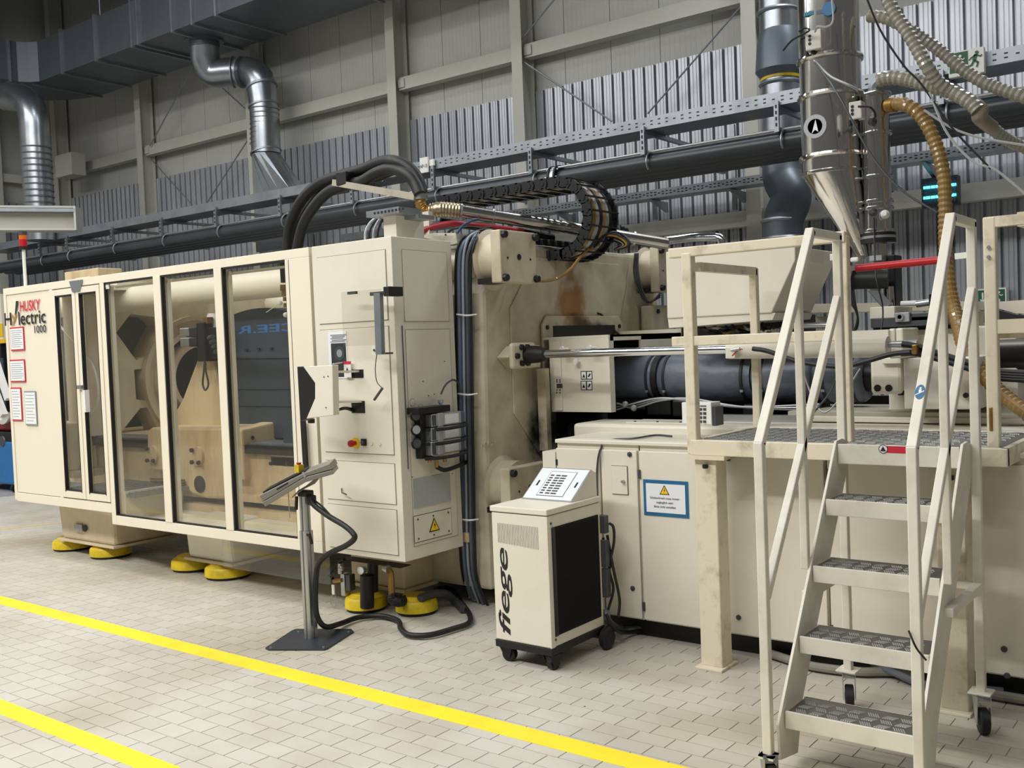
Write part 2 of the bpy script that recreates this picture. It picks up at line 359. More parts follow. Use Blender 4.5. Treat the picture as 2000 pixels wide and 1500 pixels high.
# panel seams, between -20 and the right edge
seams = [-20+.7*i for i in range(0, 30)]+[1.2]
for i in range(len(seams)-1):
    x0, x1 = seams[i], seams[i+1]
    b = MB().box(x0+.004, x1-.004, YW+.02, YW+.06, ZS-.02, 9.5)
    k = x0+.05
    while k < x1-.03:      # fine vertical beads rolled into the sheet
        b.box(k, k+.012, YW+.0188, YW+.02, ZS-.02, 9.5); k += .07
    b.build('wall_panel', WALLP, wall)
cols = [W(265, 250, y=10.7).x, W(480, 200, y=10.7).x, W(756, 150, y=10.7).x, W(1001, 150, y=10.7).x, W(1449, 100, y=10.7).x]
colx = [XW+.25]+cols+[cols[-1]+3.35, cols[-1]+6.5]
for i in range(len(colx)-1):
    j = W
    clad('corrugated_sheet', wall, colx[i]+.16, colx[i+1]-.01, .0, ZS+.0)
def ibeam(parent, x, y0, y1, z0, z1, w=.17, t=.014, m=BEAMM, name='steel_column'):
    b = MB().box(x, x+w, y0, y0+t, z0, z1).box(x, x+w, y1-t, y1, z0, z1).box(x+w/2-t/2, x+w/2+t/2, y0+t, y1-t, z0, z1)
    return b.build(name, m, parent)
for i, x in enumerate(colx):
    ibeam(wall, x, 10.69, 10.96, 0, 9.5)
for zc in (5.56, 3.05, .9):
    for i in range(len(colx)-1):
        a, b2 = colx[i]+.17, colx[i+1]
        MB().prism([(10.78, zc-.09), (10.92, zc-.09), (10.92, zc+.09), (10.78, zc+.09)], 'x', a-.02, b2+.02).build('wall_girt', BEAMM, wall)
        MB().box(a-.02, a+.1, 10.76, 10.78, zc-.06, zc+.06).build('girt_cleat', BEAMM, wall)
rods = [((1010, 112), (1195, 237)), ((1448, 12), (1265, 222)), ((290, 305), (375, 400)), ((483, 275), (405, 395)), ((293, 285), (378, 128)), ((1012, 85), (1090, -10)), ((410, 150), (482, 215))]
for (a, b2) in rods:
    MB().cyl(W(*a, y=10.74), W(*b2, y=10.74), .011, seg=8).build('brace_rod', GREYM, wall)
wl = MB().box(XW-.3, XW, -3, YW+.3, 0, 9.6).build('wall_left', WALLP); tag(wl, kind='structure', label='end wall of the hall at far left')
b = MB(); y = 2.0; pr = []
while y < YW:
    pr += [(y, XW+.005), (y+.018, XW+.005), (y+.027, XW+.05), (y+.142, XW+.05)]; y += .151
n = len(pr); b.add([(p[1], p[0], 0) for p in pr]+[(p[1], p[0], 4.93) for p in pr], [(i+1, i, n+i, n+i+1) for i in range(n-1)])
b.build('corrugated_sheet', CLADM, wl)
for yy in (3.0, 6.4, 9.5): MB().box(XW, XW+.26, yy, yy+.16, 0, 9.5).build('steel_column', BEAMM, wl)
MB().box(XW+.06, XW+.2, 0, YW, 5.3, 5.46).build('wall_girt', BEAMM, wl)
ce = MB().box(XW-.3, 4, 3.9, YW+.3, 9.5, 9.7); ce = ce.build('ceiling', CEILM); tag(ce, kind='structure', label='dark blue-grey hall ceiling')
for x in [XW+1.5+2.2*i for i in range(11)]: MB().box(x, x+.12, 3.9, YW, 9.3, 9.5).build('roof_beam', CEILM, ce)
MB().box(XW, 4, 6.9, 7.2, 9.0, 9.35).build('roof_beam', CEILM, ce)

# ================================================================== AIR DUCTS
DY0, DY1, DZ0, DZ1, DXC = 9.3, 10.56, 6.72, 7.42, -17.72
t = thing('air_duct', 'large rectangular sheet metal air duct under the ceiling at top left', 'duct', (-12, 9.9, DZ0))
MB().box(DXC+.25, -5, DY0, DY1, DZ0, DZ1).build('duct_casing', DUCTM, t)
# elbow with a rounded outer corner, and the branch that comes forward
pl = [(DXC+.25, DY0), (DXC+.1, DY0-.1), (DXC, DY0-.25), (DXC, 6), (DXC-1.25, 6), (DXC-1.25, DY0-.1)]
pl += [(DXC+.25-1.5*math.cos(pi/2*k/8), DY0-.1+1.36*math.sin(pi/2*k/8)) for k in range(1, 9)]
MB().prism(pl, 'z', DZ0, DZ1).build('duct_elbow', DUCTM, t)
for px, py in [(67, 157), (123, 133), (189, 108), (260, 80), (272, 72), (338, 50), (377, 30), (423, 15)]:
    x = W(px, py, y=DY0, ).x
    b = MB().box(x-.02, x+.02, DY0-.035, DY1+.035, DZ0-.035, DZ0).box(x-.02, x+.02, DY0-.035, DY0, DZ0, DZ1+.035).box(x-.02, x+.02, DY0, DY1+.03, DZ1, DZ1+.035)
    b.build('duct_flange', GREYM, t)
for x in (-10.2, -8.9, -7.6, -6.3): MB().box(x-.02, x+.02, DY0-.035, DY1+.035, DZ0-.035, DZ0).build('duct_flange', GREYM, t)
for y in (8.9, 7.6): MB().box(DXC, DXC+.03, y-.02, y+.02, DZ0-.03, DZ1+.03).box(DXC-1.25, DXC, y-.02, y+.02, DZ0-.03, DZ0).build('duct_flange', GREYM, t)
for x in (-15.5, -12.8, -10): MB().cyl((x, DY0+.05, DZ1), (x, DY0+.05, 9.5), .012, seg=6).build('hanger_rod', GREYM, t)

def spiral_pipe(name, label, pts, r, parent=None, m=PIPEM, cat='duct pipe', seams=.11):
    t = thing(name, label, cat, Vector(pts[0]))
    b = MB().tube(pts, r, seg=24, res=6); b.build('pipe_body', m, t, sharp=50)
    return t
PY = 10.25
p = [W(400, 98, y=9.9), W(402, 118, y=9.95), W(418, 142, y=10.05), W(450, 141, y=10.15), W(485, 140, y=PY), W(505, 152, y=PY), W(512, 180, y=PY), W(517, 230, y=PY), W(520, 300, y=PY)]
top = W(400, 98, y=9.9); top.z = DZ0
t = spiral_pipe('duct_pipe', 'shiny spiral duct dropping from the rectangular duct and turning down the wall', [top]+p[1:], .225)
for i, (a, b2) in enumerate([((511, 168), (512, 172)), ((515, 206), (515.5, 209)), ((519, 296), (519.6, 299)), ((470, 141), (473, 141)), ((455, 141), (457, 141))]):
    pa, pb = W(*a, y=PY), W(*b2, y=PY)
    if i > 2: pa, pb = W(*a, y=10.15), W(*b2, y=10.16)
    MB().cyl(pa, pb, .243, seg=24).build('pipe_collar', GREYM, t)
for k in range(8):
    z = W(517, 215+9.5*k, y=PY); MB().lathe(z, (0, 0, 1), [(0, .226), (.008, .231), (.016, .226)], 24, caps=False).build('pipe_seam', PIPEM, t)
MB().lathe(top, (0, 0, -1), [(0, .3), (.03, .3), (.03, .23), (.12, .23)], 24).build('pipe_collar', DUCTM, t)
a = W(520, 302, y=PY); c = W(560, 372, y=PY)
fl2 = MB(); n = 16   # round pipe flaring into a flat hood
ra = [a+Vector((.225*math.cos(2*pi*k/n), .225*math.sin(2*pi*k/n), 0)) for k in range(n)]
def sq(k): 
    an = 2*pi*k/n; m_ = max(abs(math.cos(an)), abs(math.sin(an))); return Vector((math.cos(an)/m_*.42, math.sin(an)/m_*.16, 0))
c0 = W(545, 375, y=PY)
rb = [c0+sq(k) for k in range(n)]
fl2.add(ra+rb, [(k, (k+1) % n, n+(k+1) % n, n+k) for k in range(n)]); fl2.build('flared_hood', PIPEM, t)
MB().box(c0.x-.42, c0.x+.42, PY-.16, PY+.16, c0.z-.9, c0.z).build('hood_box', PIPEM, t)

p = [W(10, 188, y=8.7), W(48, 195, y=8.7), W(64, 222, y=8.7), W(68, 270, y=8.7), W(72, 340, y=8.7), W(77, 420, y=8.7), W(80, 470, y=8.7)]
t = spiral_pipe('duct_pipe', 'spiral duct bending down in front of the far left end wall', p, .235)
for k in range(10):
    z = W(71+k*.8, 290+12*k, y=8.7); MB().lathe(z, (0, 0, 1), [(0, .236), (.008, .242), (.016, .236)], 24, caps=False).build('pipe_seam', PIPEM, t)
p = [W(1519, -30, y=10.3), W(1521, 60, y=10.3), W(1524, 150, y=10.3), W(1526, 250, y=10.3), W(1528, 330, y=10.3)]
t = spiral_pipe('duct_pipe', 'wide vertical duct on the wall left of the big stainless hopper loader, with yellow tape', p, .2)
for q in [(1519, 28), (1524, 168), (1528, 325)]:
    MB().lathe(W(*q, y=10.3), (0, 0, 1), [(0, .21), (.02, .225), (.04, .21)], 24).build('pipe_collar', GREYM, t)
MB().lathe(W(1525, 157, y=10.3), (0, 0, 1), [(0, .207), (.1, .207)], 24).build('yellow_tape_band', YEL, t)
MB().lathe(W(1522, 60, y=10.3), (0, 0, 1), [(0, .2), (-.12, .235), (-.42, .26), (-.5, .2)], 24).build('pipe_reducer', DUCTM, t)
p = [W(1528, 330, y=10.3), W(1555, 365, y=10.2), W(1558, 385, y=10.2), W(1535, 420, y=10.2), W(1527, 450, y=10.2), W(1528, 560, y=10.2)]
MB().tube([W(1528, 320, y=10.3), W(1530, 350, y=10.25), W(1545, 385, y=10.2), W(1530, 430, y=10.2), W(1529, 470, y=10.2), W(1530, 560, y=10.2)], .21, seg=24).build('pipe_body', DUCTM, t)
for q in [(1528, 434), (1529, 470)]: MB().lathe(W(*q, y=10.2), (0, 0, 1), [(0, .216), (.02, .228), (.04, .216)], 24).build('pipe_collar', GREYM, t)

# ================================================================== CABLE TRAYS, PIPE RACK
def tray(label, x0, x1, y0, y1, z0, h, holes, frm, to):
    t = thing('cable_tray', label, 'cable tray', ((x0+x1)/2, y0, z0))
    box('side_rail', GREYM, t, x0, x1, y0, y0+.004, z0, z0+h)
    box('side_rail', GREYM, t, x0, x1, y1-.004, y1, z0, z0+h)
    box('tray_floor', GREYM, t, x0, x1, y0, y1, z0-.003, z0)
    box('rail_lip', GREYM, t, x0, x1, y0, y0+.02, z0+h, z0+h+.003)
    hb = MB(); x = frm; k = 0
    while x < to:
        for zz in ((.3, .7) if k % 4 == 0 else ((.5,) if k % 2 == 0 else (.35, .65))):
            hb.add([(x, y0-.0015, z0+h*zz-.006), (x+.028, y0-.0015, z0+h*zz-.006), (x+.028, y0-.0015, z0+h*zz+.006), (x, y0-.0015, z0+h*zz+.006)], [(0, 1, 2, 3)])
        x += holes; k += 1
    ho = hb.build('perforations', BLACK, t); ho['kind'] = 'stuff'
    return t
TZ = wz(1100, 282, 8.9)
tz0 = W(1100, 283, y=8.9).z
t = tray('long perforated cable tray carried over the dark pipes, upper one', -19, 2, 8.9, 9.32, tz0, .115, .085, -10, 1.0)
for i in range(22):
    x = -18.5+i*.95
    MB().box(x, x+.03, 9.0, 9.03, tz0+.115, tz0+.14).build('tray_clamp', GREYM, t)
brx = [wx(px, 300, 8.86) for px in (65, 118, 208, 305, 413, 540, 682, 842, 1034, 1255, 1518, 1840)]
for ib, x in enumerate(brx):
    b = MB().box(x-.022, x+.022, 8.86, 8.89, tz0-.24, tz0+.03); b.box(x-.022, x+.022, 8.86, 8.9, tz0-.25, tz0-.24)
    r = thing('pipe_rack_bracket', 'slotted steel bracket hanging from the upper cable tray, %s' % ['leftmost of all', 'second from the left end', 'third from the left end', 'fourth from the left end', 'fifth from the left end', 'just left of the black hoses', 'seen under the hose arch', 'right below the AP plate', 'left of the energy chain loop', 'right of the flanged pipe joint', 'left of the big stainless hopper', 'below the hanging exit sign'][ib], 'bracket', (x, 8.9, tz0-.36), 'slotted brackets hanging from the upper cable tray')
    b.build('hanging_strut', GREYM, r)
    sb = MB()
    for k in range(4): sb.box(x-.007, x+.007, 8.855, 8.86, tz0-.2+k*.055, tz0-.17+k*.055)
    tag(sb.build('strut_slot', BLACK, r), kind='stuff')
    MB().box(x-.02, x+.02, 8.9, 10.7, tz0-.045, tz0-.005).build('cantilever_arm', GREYM, r)
    MB().box(x-.02, x+.02, 8.9, 10.7, tz0-.24, tz0-.205).build('lower_arm', GREYM, r)
    MB().tube([(x+.04, 8.87+.09-.1*math.cos(a), tz0-.325+.1*math.sin(a)) for a in [pi/2*(1-k/5)-.2 for k in range(8)]], .011, seg=6).build('pipe_clip', GREYM, r)
pc = [(8.98, tz0-.325, .085), (9.18, tz0-.325, .085), (9.38, tz0-.325, .085), (9.58, tz0-.325, .085)]
for i, (y, z, r) in enumerate(pc):
    x0 = -18.8; xe = 2
    o = MB().cyl((x0, y, z), (xe, y, z), r, seg=24).build('plastic_pipe', DPIPE)
    tag(o, ['dark grey plastic pipe on the rack below the tray, the foremost', 'dark grey plastic pipe on the rack, second from the front', 'dark grey plastic pipe on the rack, third from the front', 'dark grey plastic pipe on the rack, nearest the wall'][i], 'pipe', 'dark grey pipes under the cable tray')
for i, (y, z) in enumerate([(8.93, tz0-.222), (9.02, tz0-.222)]):
    o = MB().cyl((-18.8, y, z), (2, y, z), .014, seg=10).build('thin_pipe', ALU)
    tag(o, ['thin metal conduit on top of the dark pipes, front one', 'thin metal conduit on top of the dark pipes, rear one'][i], 'pipe')
    
# flanged joint and valves on the front pipes
def valve(px, py, y, z, label, rr=.1):
    x = wx(px, py, y); t = thing('butterfly_valve', label, 'valve', (x, y, z-rr-.03))
    for dx in (-.05, .03): MB().cyl((x+dx, y, z), (x+dx+.022, y, z), rr+.035, seg=20).build('flange', DARKS, t)
    MB().cyl((x-.03, y, z), (x+.03, y, z), rr+.02, seg=20).build('valve_body', ALU, t)
    for k in range(8):
        a = 2*pi*k/8; MB().cyl((x-.075, y+(rr+.015)*math.cos(a), z+(rr+.015)*math.sin(a)), (x+.075, y+(rr+.015)*math.cos(a), z+(rr+.015)*math.sin(a)), .01, seg=6).build('bolt', ALU, t)
    return t, x
valve(1088, 345, 8.98, tz0-.325, 'flanged joint with bright bolts on the foremost dark pipe')
t, x = valve(1145, 380, 9.18, tz0-.5, 'black lever valve hanging below the dark pipes', .07)
for dz in (0, -.06): MB().bar((x, 9.15, tz0-.56+dz), (x+.32, 9.05, tz0-.62+dz), .035, .02).build('lever_handle', BLACK, t)
MB().cyl((x, 9.18, tz0-.5), (x, 9.18, tz0-.4), .05, seg=14).build('valve_neck', DARKS, t)

z2 = W(1300, 383, y=10.3).z
t = tray('narrow perforated cable tray low on the back wall behind the machine', -11, 2.0, 10.3, 10.55, z2, .09, .05, -9, 1.5)
for px in (1080, 1265, 1420, 1580, 1800):
    x = wx(px, 400, 10.3); MB().prism([(10.3, z2-.01), (10.72, z2-.01), (10.72, z2-.13)], 'x', x, x+.04).build('tray_bracket', GREYM, t)
for i, px in enumerate((990, 1118, 1275, 1432, 1595, 1745)):
    x = wx(px, 330, 10.68); MB().box(x-.025, x+.025, 10.68, 10.72, z2-.2, tz0+.3).build('perforated_post', GREYM, wall)

# number plate on tray, exit signs, insect lamp
t = thing('number_plate', 'small white plate reading AP-13 on the front of the cable tray', 'sign', W(832, 336, y=8.84))
pbox('plate', WHITE, t, 819, 309, 836, 336, 8.84, .03, bevel=.006)
pbox('socket', WHITE, t, 838, 312, 847, 323, 8.86, .03, bevel=.004)
ftext('lettering', 'AP-13', INK, t, wx(820.5, 325, 8.84), wx(834.5, 325, 8.84), wz(827, 328, 8.84), wz(827, 321, 8.84), 8.838, off=.01)
def man(parent, o, h, m, face='front', flip=1, arrow=True, ax=-1.0):
    """running figure and arrow, height h, origin o at the figure's centre"""
    def pt(u, v, d=0): return Vector((o[0]+u*h*flip, o[1]-d, o[2]+v*h)) if face == 'front' else Vector((o[0]+d, o[1]+u*h*flip, o[2]+v*h))
    b = MB()
    def seg(a, c, w_):
        a2 = Vector(a); c2 = Vector(c); d = (c2-a2).normalized(); n_ = Vector((-d.y, d.x))*w_/2
        b.add([pt(*(a2+n_), .003), pt(*(a2-n_), .003), pt(*(c2-n_), .003), pt(*(c2+n_), .003)], [(0, 1, 2, 3)])
    b.add([pt(.1+.09*math.cos(k*pi/5), .36+.09*math.sin(k*pi/5), .003) for k in range(10)], [list(range(10))])
    seg((.06, .27), (-.05, -.05), .17); seg((.05, .24), (-.2, .1), .07); seg((-.2, .1), (-.3, .0), .06); seg((.08, .24), (.27, .12), .07); seg((.27, .12), (.36, .2), .06)
    seg((-.03, -.05), (.16, -.18), .1); seg((.16, -.18), (.08, -.42), .08); seg((-.05, -.05), (-.17, -.28), .1); seg((-.17, -.28), (-.4, -.32), .08)
    b.build('running_figure', WHITE, parent)
    if arrow:
        b2 = MB(); s_ = b
        c = MB()
        def q(u, v): return pt(u, v, .003)
        c.add([q(ax-.06, .4), q(ax+.06, .4), q(ax+.06, -.1), q(ax-.06, -.1)], [(0, 1, 2, 3)]); c.add([q(ax-.2, -.08), q(ax+.2, -.08), q(ax, -.42)], [(0, 1, 2)])
        c.build('arrow', WHITE, parent)
yy = 10.9
t = thing('exit_sign', 'green emergency exit sign on the cladding at right edge, with down arrow', 'sign', W(1945, 592, y=yy-.12))
pbox('sign_box', WHITE, t, 1903, 565, 1966, 600, yy-.12, .12)
pbox('green_face', GREENP, t, 1905, 568, 1963, 597, yy-.123, .004)
a = W(1948, 581, y=yy-.125); man(t, a, .14, WHITE, ax=-.95)
t = thing('exit_sign', 'exit sign hanging below the cable tray at top right, white panel with green figure', 'sign', W(1885, 135, y=8.8))
pbox('sign_box', WHITE, t, 1852, 104, 1922, 140, 8.8, .06)
pbox('green_face', GREENP, t, 1854, 106, 1891, 138, 8.797, .003)
a = W(1906, 115, y=8.79)
man(t, W(1872, 122, y=8.795), .13, WHITE, arrow=False)
b = MB()
mm = thing  # the right half carries a green figure on white
o_ = W(1904, 116, y=8.795); man(t, o_, .15, GREENP, arrow=False); bpy.data.objects[-1] if False else None
for o in [c for c in t.children if c.name.startswith('running_figure')][-1:]:
    o.data.materials[0] = GREENP
t = thing('exit_sign', 'small green and white exit sign seen through the arch of the black hoses', 'sign', W(735, 350, y=8.7))
A, B = W(722, 357, y=8.9), W(752, 336, y=8.9)
box('sign_box', WHITE, t, A.x, B.x, 8.8, 8.86, A.z-.02, A.z+.1); box('sign_hanger', GREYM, t, A.x+.1, A.x+.12, 8.82, 8.9, A.z+.1, tz0+.02)
box('green_face', GREENP, t, A.x+.01, (A.x+B.x)/2+.03, 8.797, 8.8, A.z-.01, A.z+.09)
man(t, Vector(((A.x*.7+B.x*.3), 8.797, A.z+.04)), .08, WHITE, arrow=False)
t = thing('insect_lamp', 'insect lamp with two glowing cyan tubes on the wall girt', 'lamp', W(1832, 395, y=10.6))
pbox('housing', DGREY, t, 1799, 350, 1871, 398, 10.6, .12)
pbox('back_reflector', BLUEG, t, 1803, 355, 1868, 393, 10.597, .003)
for py in (366, 386): MB().cyl(W(1804, py+1, y=10.58), W(1867, py-6, y=10.58), .014, seg=10).build('uv_tube', CYAN, t)
for k in range(7):
    px = 1808+k*9.5; MB().cyl(W(px, 393, y=10.56), W(px, 354, y=10.56), .003, seg=5).build('guard_wire', GREYM, t)

# crane runway beam in the far left
t = thing('crane_beam', 'off-white crane beam jutting in from the left edge below the ducts', 'beam', W(80, 450, y=8.6))
e0, e1 = W(-60, 433, y=6.9), W(150, 452, y=8.1)
def bary(z0, z1, w_, nm, m=BEAMM): MB().bar(Vector((e0.x, e0.y, (z0+z1)/2)), Vector((e1.x, e1.y, (z0+z1)/2)), w_, z1-z0).build(nm, m, t)
zb = e1.z
bary(zb, zb+.03, .3, 'bottom_flange'); bary(zb+.33, zb+.36, .3, 'top_flange'); bary(zb+.03, zb+.33, .02, 'web'); bary(zb+.27, zb+.32, .34, 'power_rail', GREYM)
MB().bar(Vector((e1.x+.02, e1.y, zb+.18)), Vector((e1.x+.04, e1.y+.02, zb+.18)), .3, .36).build('end_plate', BEAMM, t)
t = thing('wall_box', 'white square box on the corner column under the left duct', 'box', W(125, 340, y=10.3))
pbox('box_body', BEAMM, t, 106, 305, 140, 340, 10.3, .3, bevel=.01)
MB().cyl(W(140, 330, y=10.45), W(150, 332, y=10.45), .05).build('connector', DGREY, t)

# ================================================================== CLAMP UNIT: guard enclosure
YF = 4.35
ZT, ZB, ZBL = 2.385, .405, .505
t = thing('machine_guard', 'long cream guard enclosure with tall windows around the clamp unit', 'machine guard', (-7, YF, ZB))
GU = t
def rect(name, m, x0, x1, z0, z1, y=YF, d=.05, bevel=.003, parent=None): return box(name, m, parent or GU, x0, x1, y, y+d, z0, z1, bevel=bevel)
rect('top_rail', CREAM2, -9.0, -4.95, 2.325, ZT, d=.07)
rect('left_panel', CREAM2, -8.955, -8.21, ZBL+.07, 2.325, y=YF+.008)
rect('edge_post', CREAM2, -9.0, -8.957, ZBL, 2.325, d=.06); rect('bottom_rail', CREAM2, -8.957, -7.43, ZBL-.01, ZBL+.065, d=.06)
rect('end_panel', CREAM2, -9.0, -8.97, ZBL, 2.32, y=YF+.06, d=.3)
rect('roof_panel', CREAM2, -9.0, -8.2, 2.335, 2.38, y=YF+.07, d=.9)
rect('post', CREAM2, -8.208, -8.165, ZBL+.065, 2.325)
rect('post', CREAM2, -7.43, -7.37, ZB, 2.325, d=.06)
rect('bottom_rail', CREAM2, -7.37, -4.95, ZB, ZB+.075, d=.07)
def gdoor(x0, x1, z0, z1, label, hinge):
    d = MB(); f = .05
    d.box(x0, x0+f, YF-.004, YF+.04, z0, z1).box(x1-f, x1, YF-.004, YF+.04, z0, z1).box(x0+f, x1-f, YF-.004, YF+.04, z0, z0+f+.01).box(x0+f, x1-f, YF-.004, YF+.04, z1-f, z1)
    o = d.build('guard_door', CREAM2, GU, .003); o['label'] = label
    box('window_pane', GLASS, o, x0+f, x1-f, YF+.015, YF+.02, z0+f+.01, z1-f)
    s = MB(); e = .012
    for a in ((x0+f, x0+f+e, z0+f, z1-f), (x1-f-e*.3, x1-f, z0+f, z1-f), (x0+f, x1-f, z1-f-e, z1-f), (x0+f, x1-f, z0+f+.01, z0+f+.01+e*.6)): s.box(a[0], a[1], YF-.006, YF+.024, a[2], a[3])
    s.build('window_seal', BLACKR, o); return o
gdoor(-8.163, -7.80, ZBL+.075, 2.315, 'narrow framed window door beside the lettered panel', 0)
d2 = gdoor(-7.79, -7.435, ZBL+.075, 2.315, 'narrow framed window door with a latch', 0)
box('door_latch', ALU, d2, -7.80, -7.73, YF-.03, YF, 1.49, 1.52); box('latch_plate', WHITE, d2, -7.735, -7.70, YF-.02, YF+.02, 1.3, 1.48)
MB().prism([(-7.86, 2.37), (-7.66, 2.37), (-7.71, 2.28), (-7.82, 2.28)], 'y', YF-.012, YF-.004).build('steel_gusset', GREYM, GU)
win = [(-7.37, -6.69), (-6.6, -5.95), (-5.865, -5.19)]
for i, (x0, x1) in enumerate(win):
    fr = MB()
    if i: fr.box(win[i-1][1], x0, YF-.004, YF+.055, ZB+.075, 2.325)
    if i: fr.build('window_mullion', CREAM2, GU, .003)
    box('window_pane', GLASS, GU, x0, x1, YF+.02, YF+.026, ZB+.075, 2.325)
    s = MB(); e = .013
    for a in ((x0, x0+e, ZB+.075, 2.325), (x0, x1, 2.325-e, 2.325), (x0, x1, ZB+.075, ZB+.075+e*.7), (x1-e*.3, x1, ZB+.075, 2.325)): s.box(a[0], a[1], YF+.002, YF+.03, a[2], a[3])
    s.build('window_seal', BLACKR, GU)
    # cream strip stands in for the inner frame's reflection beside each mullion
    box('inner_frame_reflection', CREAM2, GU, x0+.0, x0+.02, YF+.05, YF+.075, ZB+.08, 2.3)
    box('inner_rail', CREAM2, GU, x0, x1, YF+.1, YF+.12, 2.285, 2.3)
rect('solid_post', CREAM2, -5.19, -4.95, ZB+.075, 2.325, d=.12)
box('post_seam', DGREY, GU, -5.155, -5.15, YF-.001, YF+.002, ZB+.08, 2.32)
box('drip_floor', CREAM2, GU, -7.37, -4.95, YF+.07, YF+.62, ZB-.01, ZB+.03)
box('inner_side_panel', CREAM2, GU, -7.37, -7.34, YF+.07, YF+.6, ZB+.03, .66)
box('grating_step', GREYM, GU, -8.2, -7.22, YF+.08, YF+.62, .615, .64)
gb = MB()
for i in range(26):
    x = -8.19+i*.038; gb.box(x, x+.006, YF+.08, YF+.62, .64, .648)
for j in range(10): gb.box(-8.2, -7.22, YF+.1+.055*j, YF+.107+.055*j, .64, .65)
gb.build('grating_bars', ALU, GU)
# rear half of the guard: upper rail, posts and windows
box('rear_panel', CREAM2, GU, -10, -4.95, 7.85, 7.9, .45, 1.0)
for x in (-9, -7.4, -5.9, -5.0): box('rear_post', CREAM2, GU, x, x+.06, 7.85, 7.9, 1.0, 2.25)
b = W(120, 548, y=6.2)
box('top_tray', CASTO, GU, wx(126, 545, 6.2), wx(192, 540, 6.2), 6.2, 6.5, 2.3, wz(126, 532, 6.2), bevel=.01); box('roof_panel', CREAM2, GU, -8.6, -8.25, 5.0, 6.4, 2.385, 2.42)

# lettering on the left panel (the marks of the machine, as they stand)
LX = -8.955
def zz_(px, py): return wz(px, py, YF)
ftext('red_lettering', 'HUSKY', REDP, GU, wx(38, 597, YF), wx(79, 597, YF), zz_(58, 607), zz_(58, 586), YF-.0005, shear=.15, off=.012)
ftext('black_lettering', 'H', INK, GU, wx(9, 622, YF), wx(22, 622, YF), zz_(15, 636), zz_(15, 611), YF-.0005, off=.012)
ftext('gold_lettering', 'y', mat('gold_print', 'a8813a', .5), GU, wx(22, 622, YF), wx(34, 622, YF), zz_(28, 635), zz_(28, 614), YF-.0005, off=.012)
ftext('black_lettering', 'lectric', INK, GU, wx(36, 620, YF), wx(89, 620, YF), zz_(62, 633), zz_(62, 606), YF-.0005, off=.01)
ftext('black_lettering', '1000', INK, GU, wx(67, 642, YF), wx(90, 642, YF), zz_(78, 650), zz_(78, 635), YF-.0005, off=.006)
zt = MB(); pts = [(31, 588), (36, 588), (30.5, 617), (28.5, 617)]; zt.add([W(*q, y=YF-.0008) for q in pts], [(0, 1, 2, 3)]); zt.build('lightning_mark', INK, GU)
def notice(label, p0, p1, edge, lines, y=YF+.004, pic=False):
    a, b = W(*p0, y=y), W(*p1, y=y); t = thing('notice_sheet', label, 'notice', (a.x, y, b.z))
    box('frame', edge, t, a.x, b.x, y-.006, y, b.z, a.z); m_ = .012
    box('paper', PAPER, t, a.x+m_*.7, b.x-m_*.7, y-.008, y-.006, b.z+m_, a.z-m_)
    lb = MB(); h = a.z-b.z; n = lines
    for k in range(n):
        z = b.z+m_*2+(h-4*m_)*(k+.5)/n; lb.box(a.x+.025, b.x-.025-(.03 if k % 3 == 0 else 0), y-.009, y-.008, z, z+.004)
    o = lb.build('printed_lines', INKG, t); return t
notice('red-edged notice sheet, topmost on the left panel', (20, 640), (49, 684), REDP, 9)
notice('red-edged notice sheet, the middle one on the left panel', (20, 703), (51, 746), REDP, 8)
notice('red-edged narrow notice sheet, lowest on the left panel', (22, 757), (45, 822), REDP, 10)
notice('grey-edged bluish notice sheet beside the lowest red one', (48, 764), (74, 831), INKG, 9)
o = notice('small white warning sticker at the top of the first big window', (201, 551), (214, 564), WHITE, 1, y=YF+.018)

# beacon on the guard
bx = W(46, 488, y=4.43)
t = thing('signal_beacon', 'signal beacon with red and amber lens on a thin white mast at far left', 'signal light', (wx(50, 560, 4.43), 4.43, 2.38))
mx_ = wx(50, 560, 4.43); MB().cyl((mx_, 4.43, 2.38), (mx_, 4.43, bx.z), .014, seg=12).build('mast', WHITE, t)
MB().cyl((mx_, 4.43, bx.z), (mx_, 4.43, bx.z+.03), .035).build('base_ring', BLACK, t)
MB().cyl((mx_, 4.43, bx.z+.03), (mx_, 4.43, bx.z+.09), .032).build('red_lens', RED, t); MB().cyl((mx_, 4.43, bx.z+.09), (mx_, 4.43, bx.z+.13), .032).build('amber_lens', mat('amber_plastic', 'd06a20', .3), t)
MB().cyl((mx_, 4.43, bx.z+.13), (mx_, 4.43, bx.z+.16), .036).build('cap', DGREY, t)

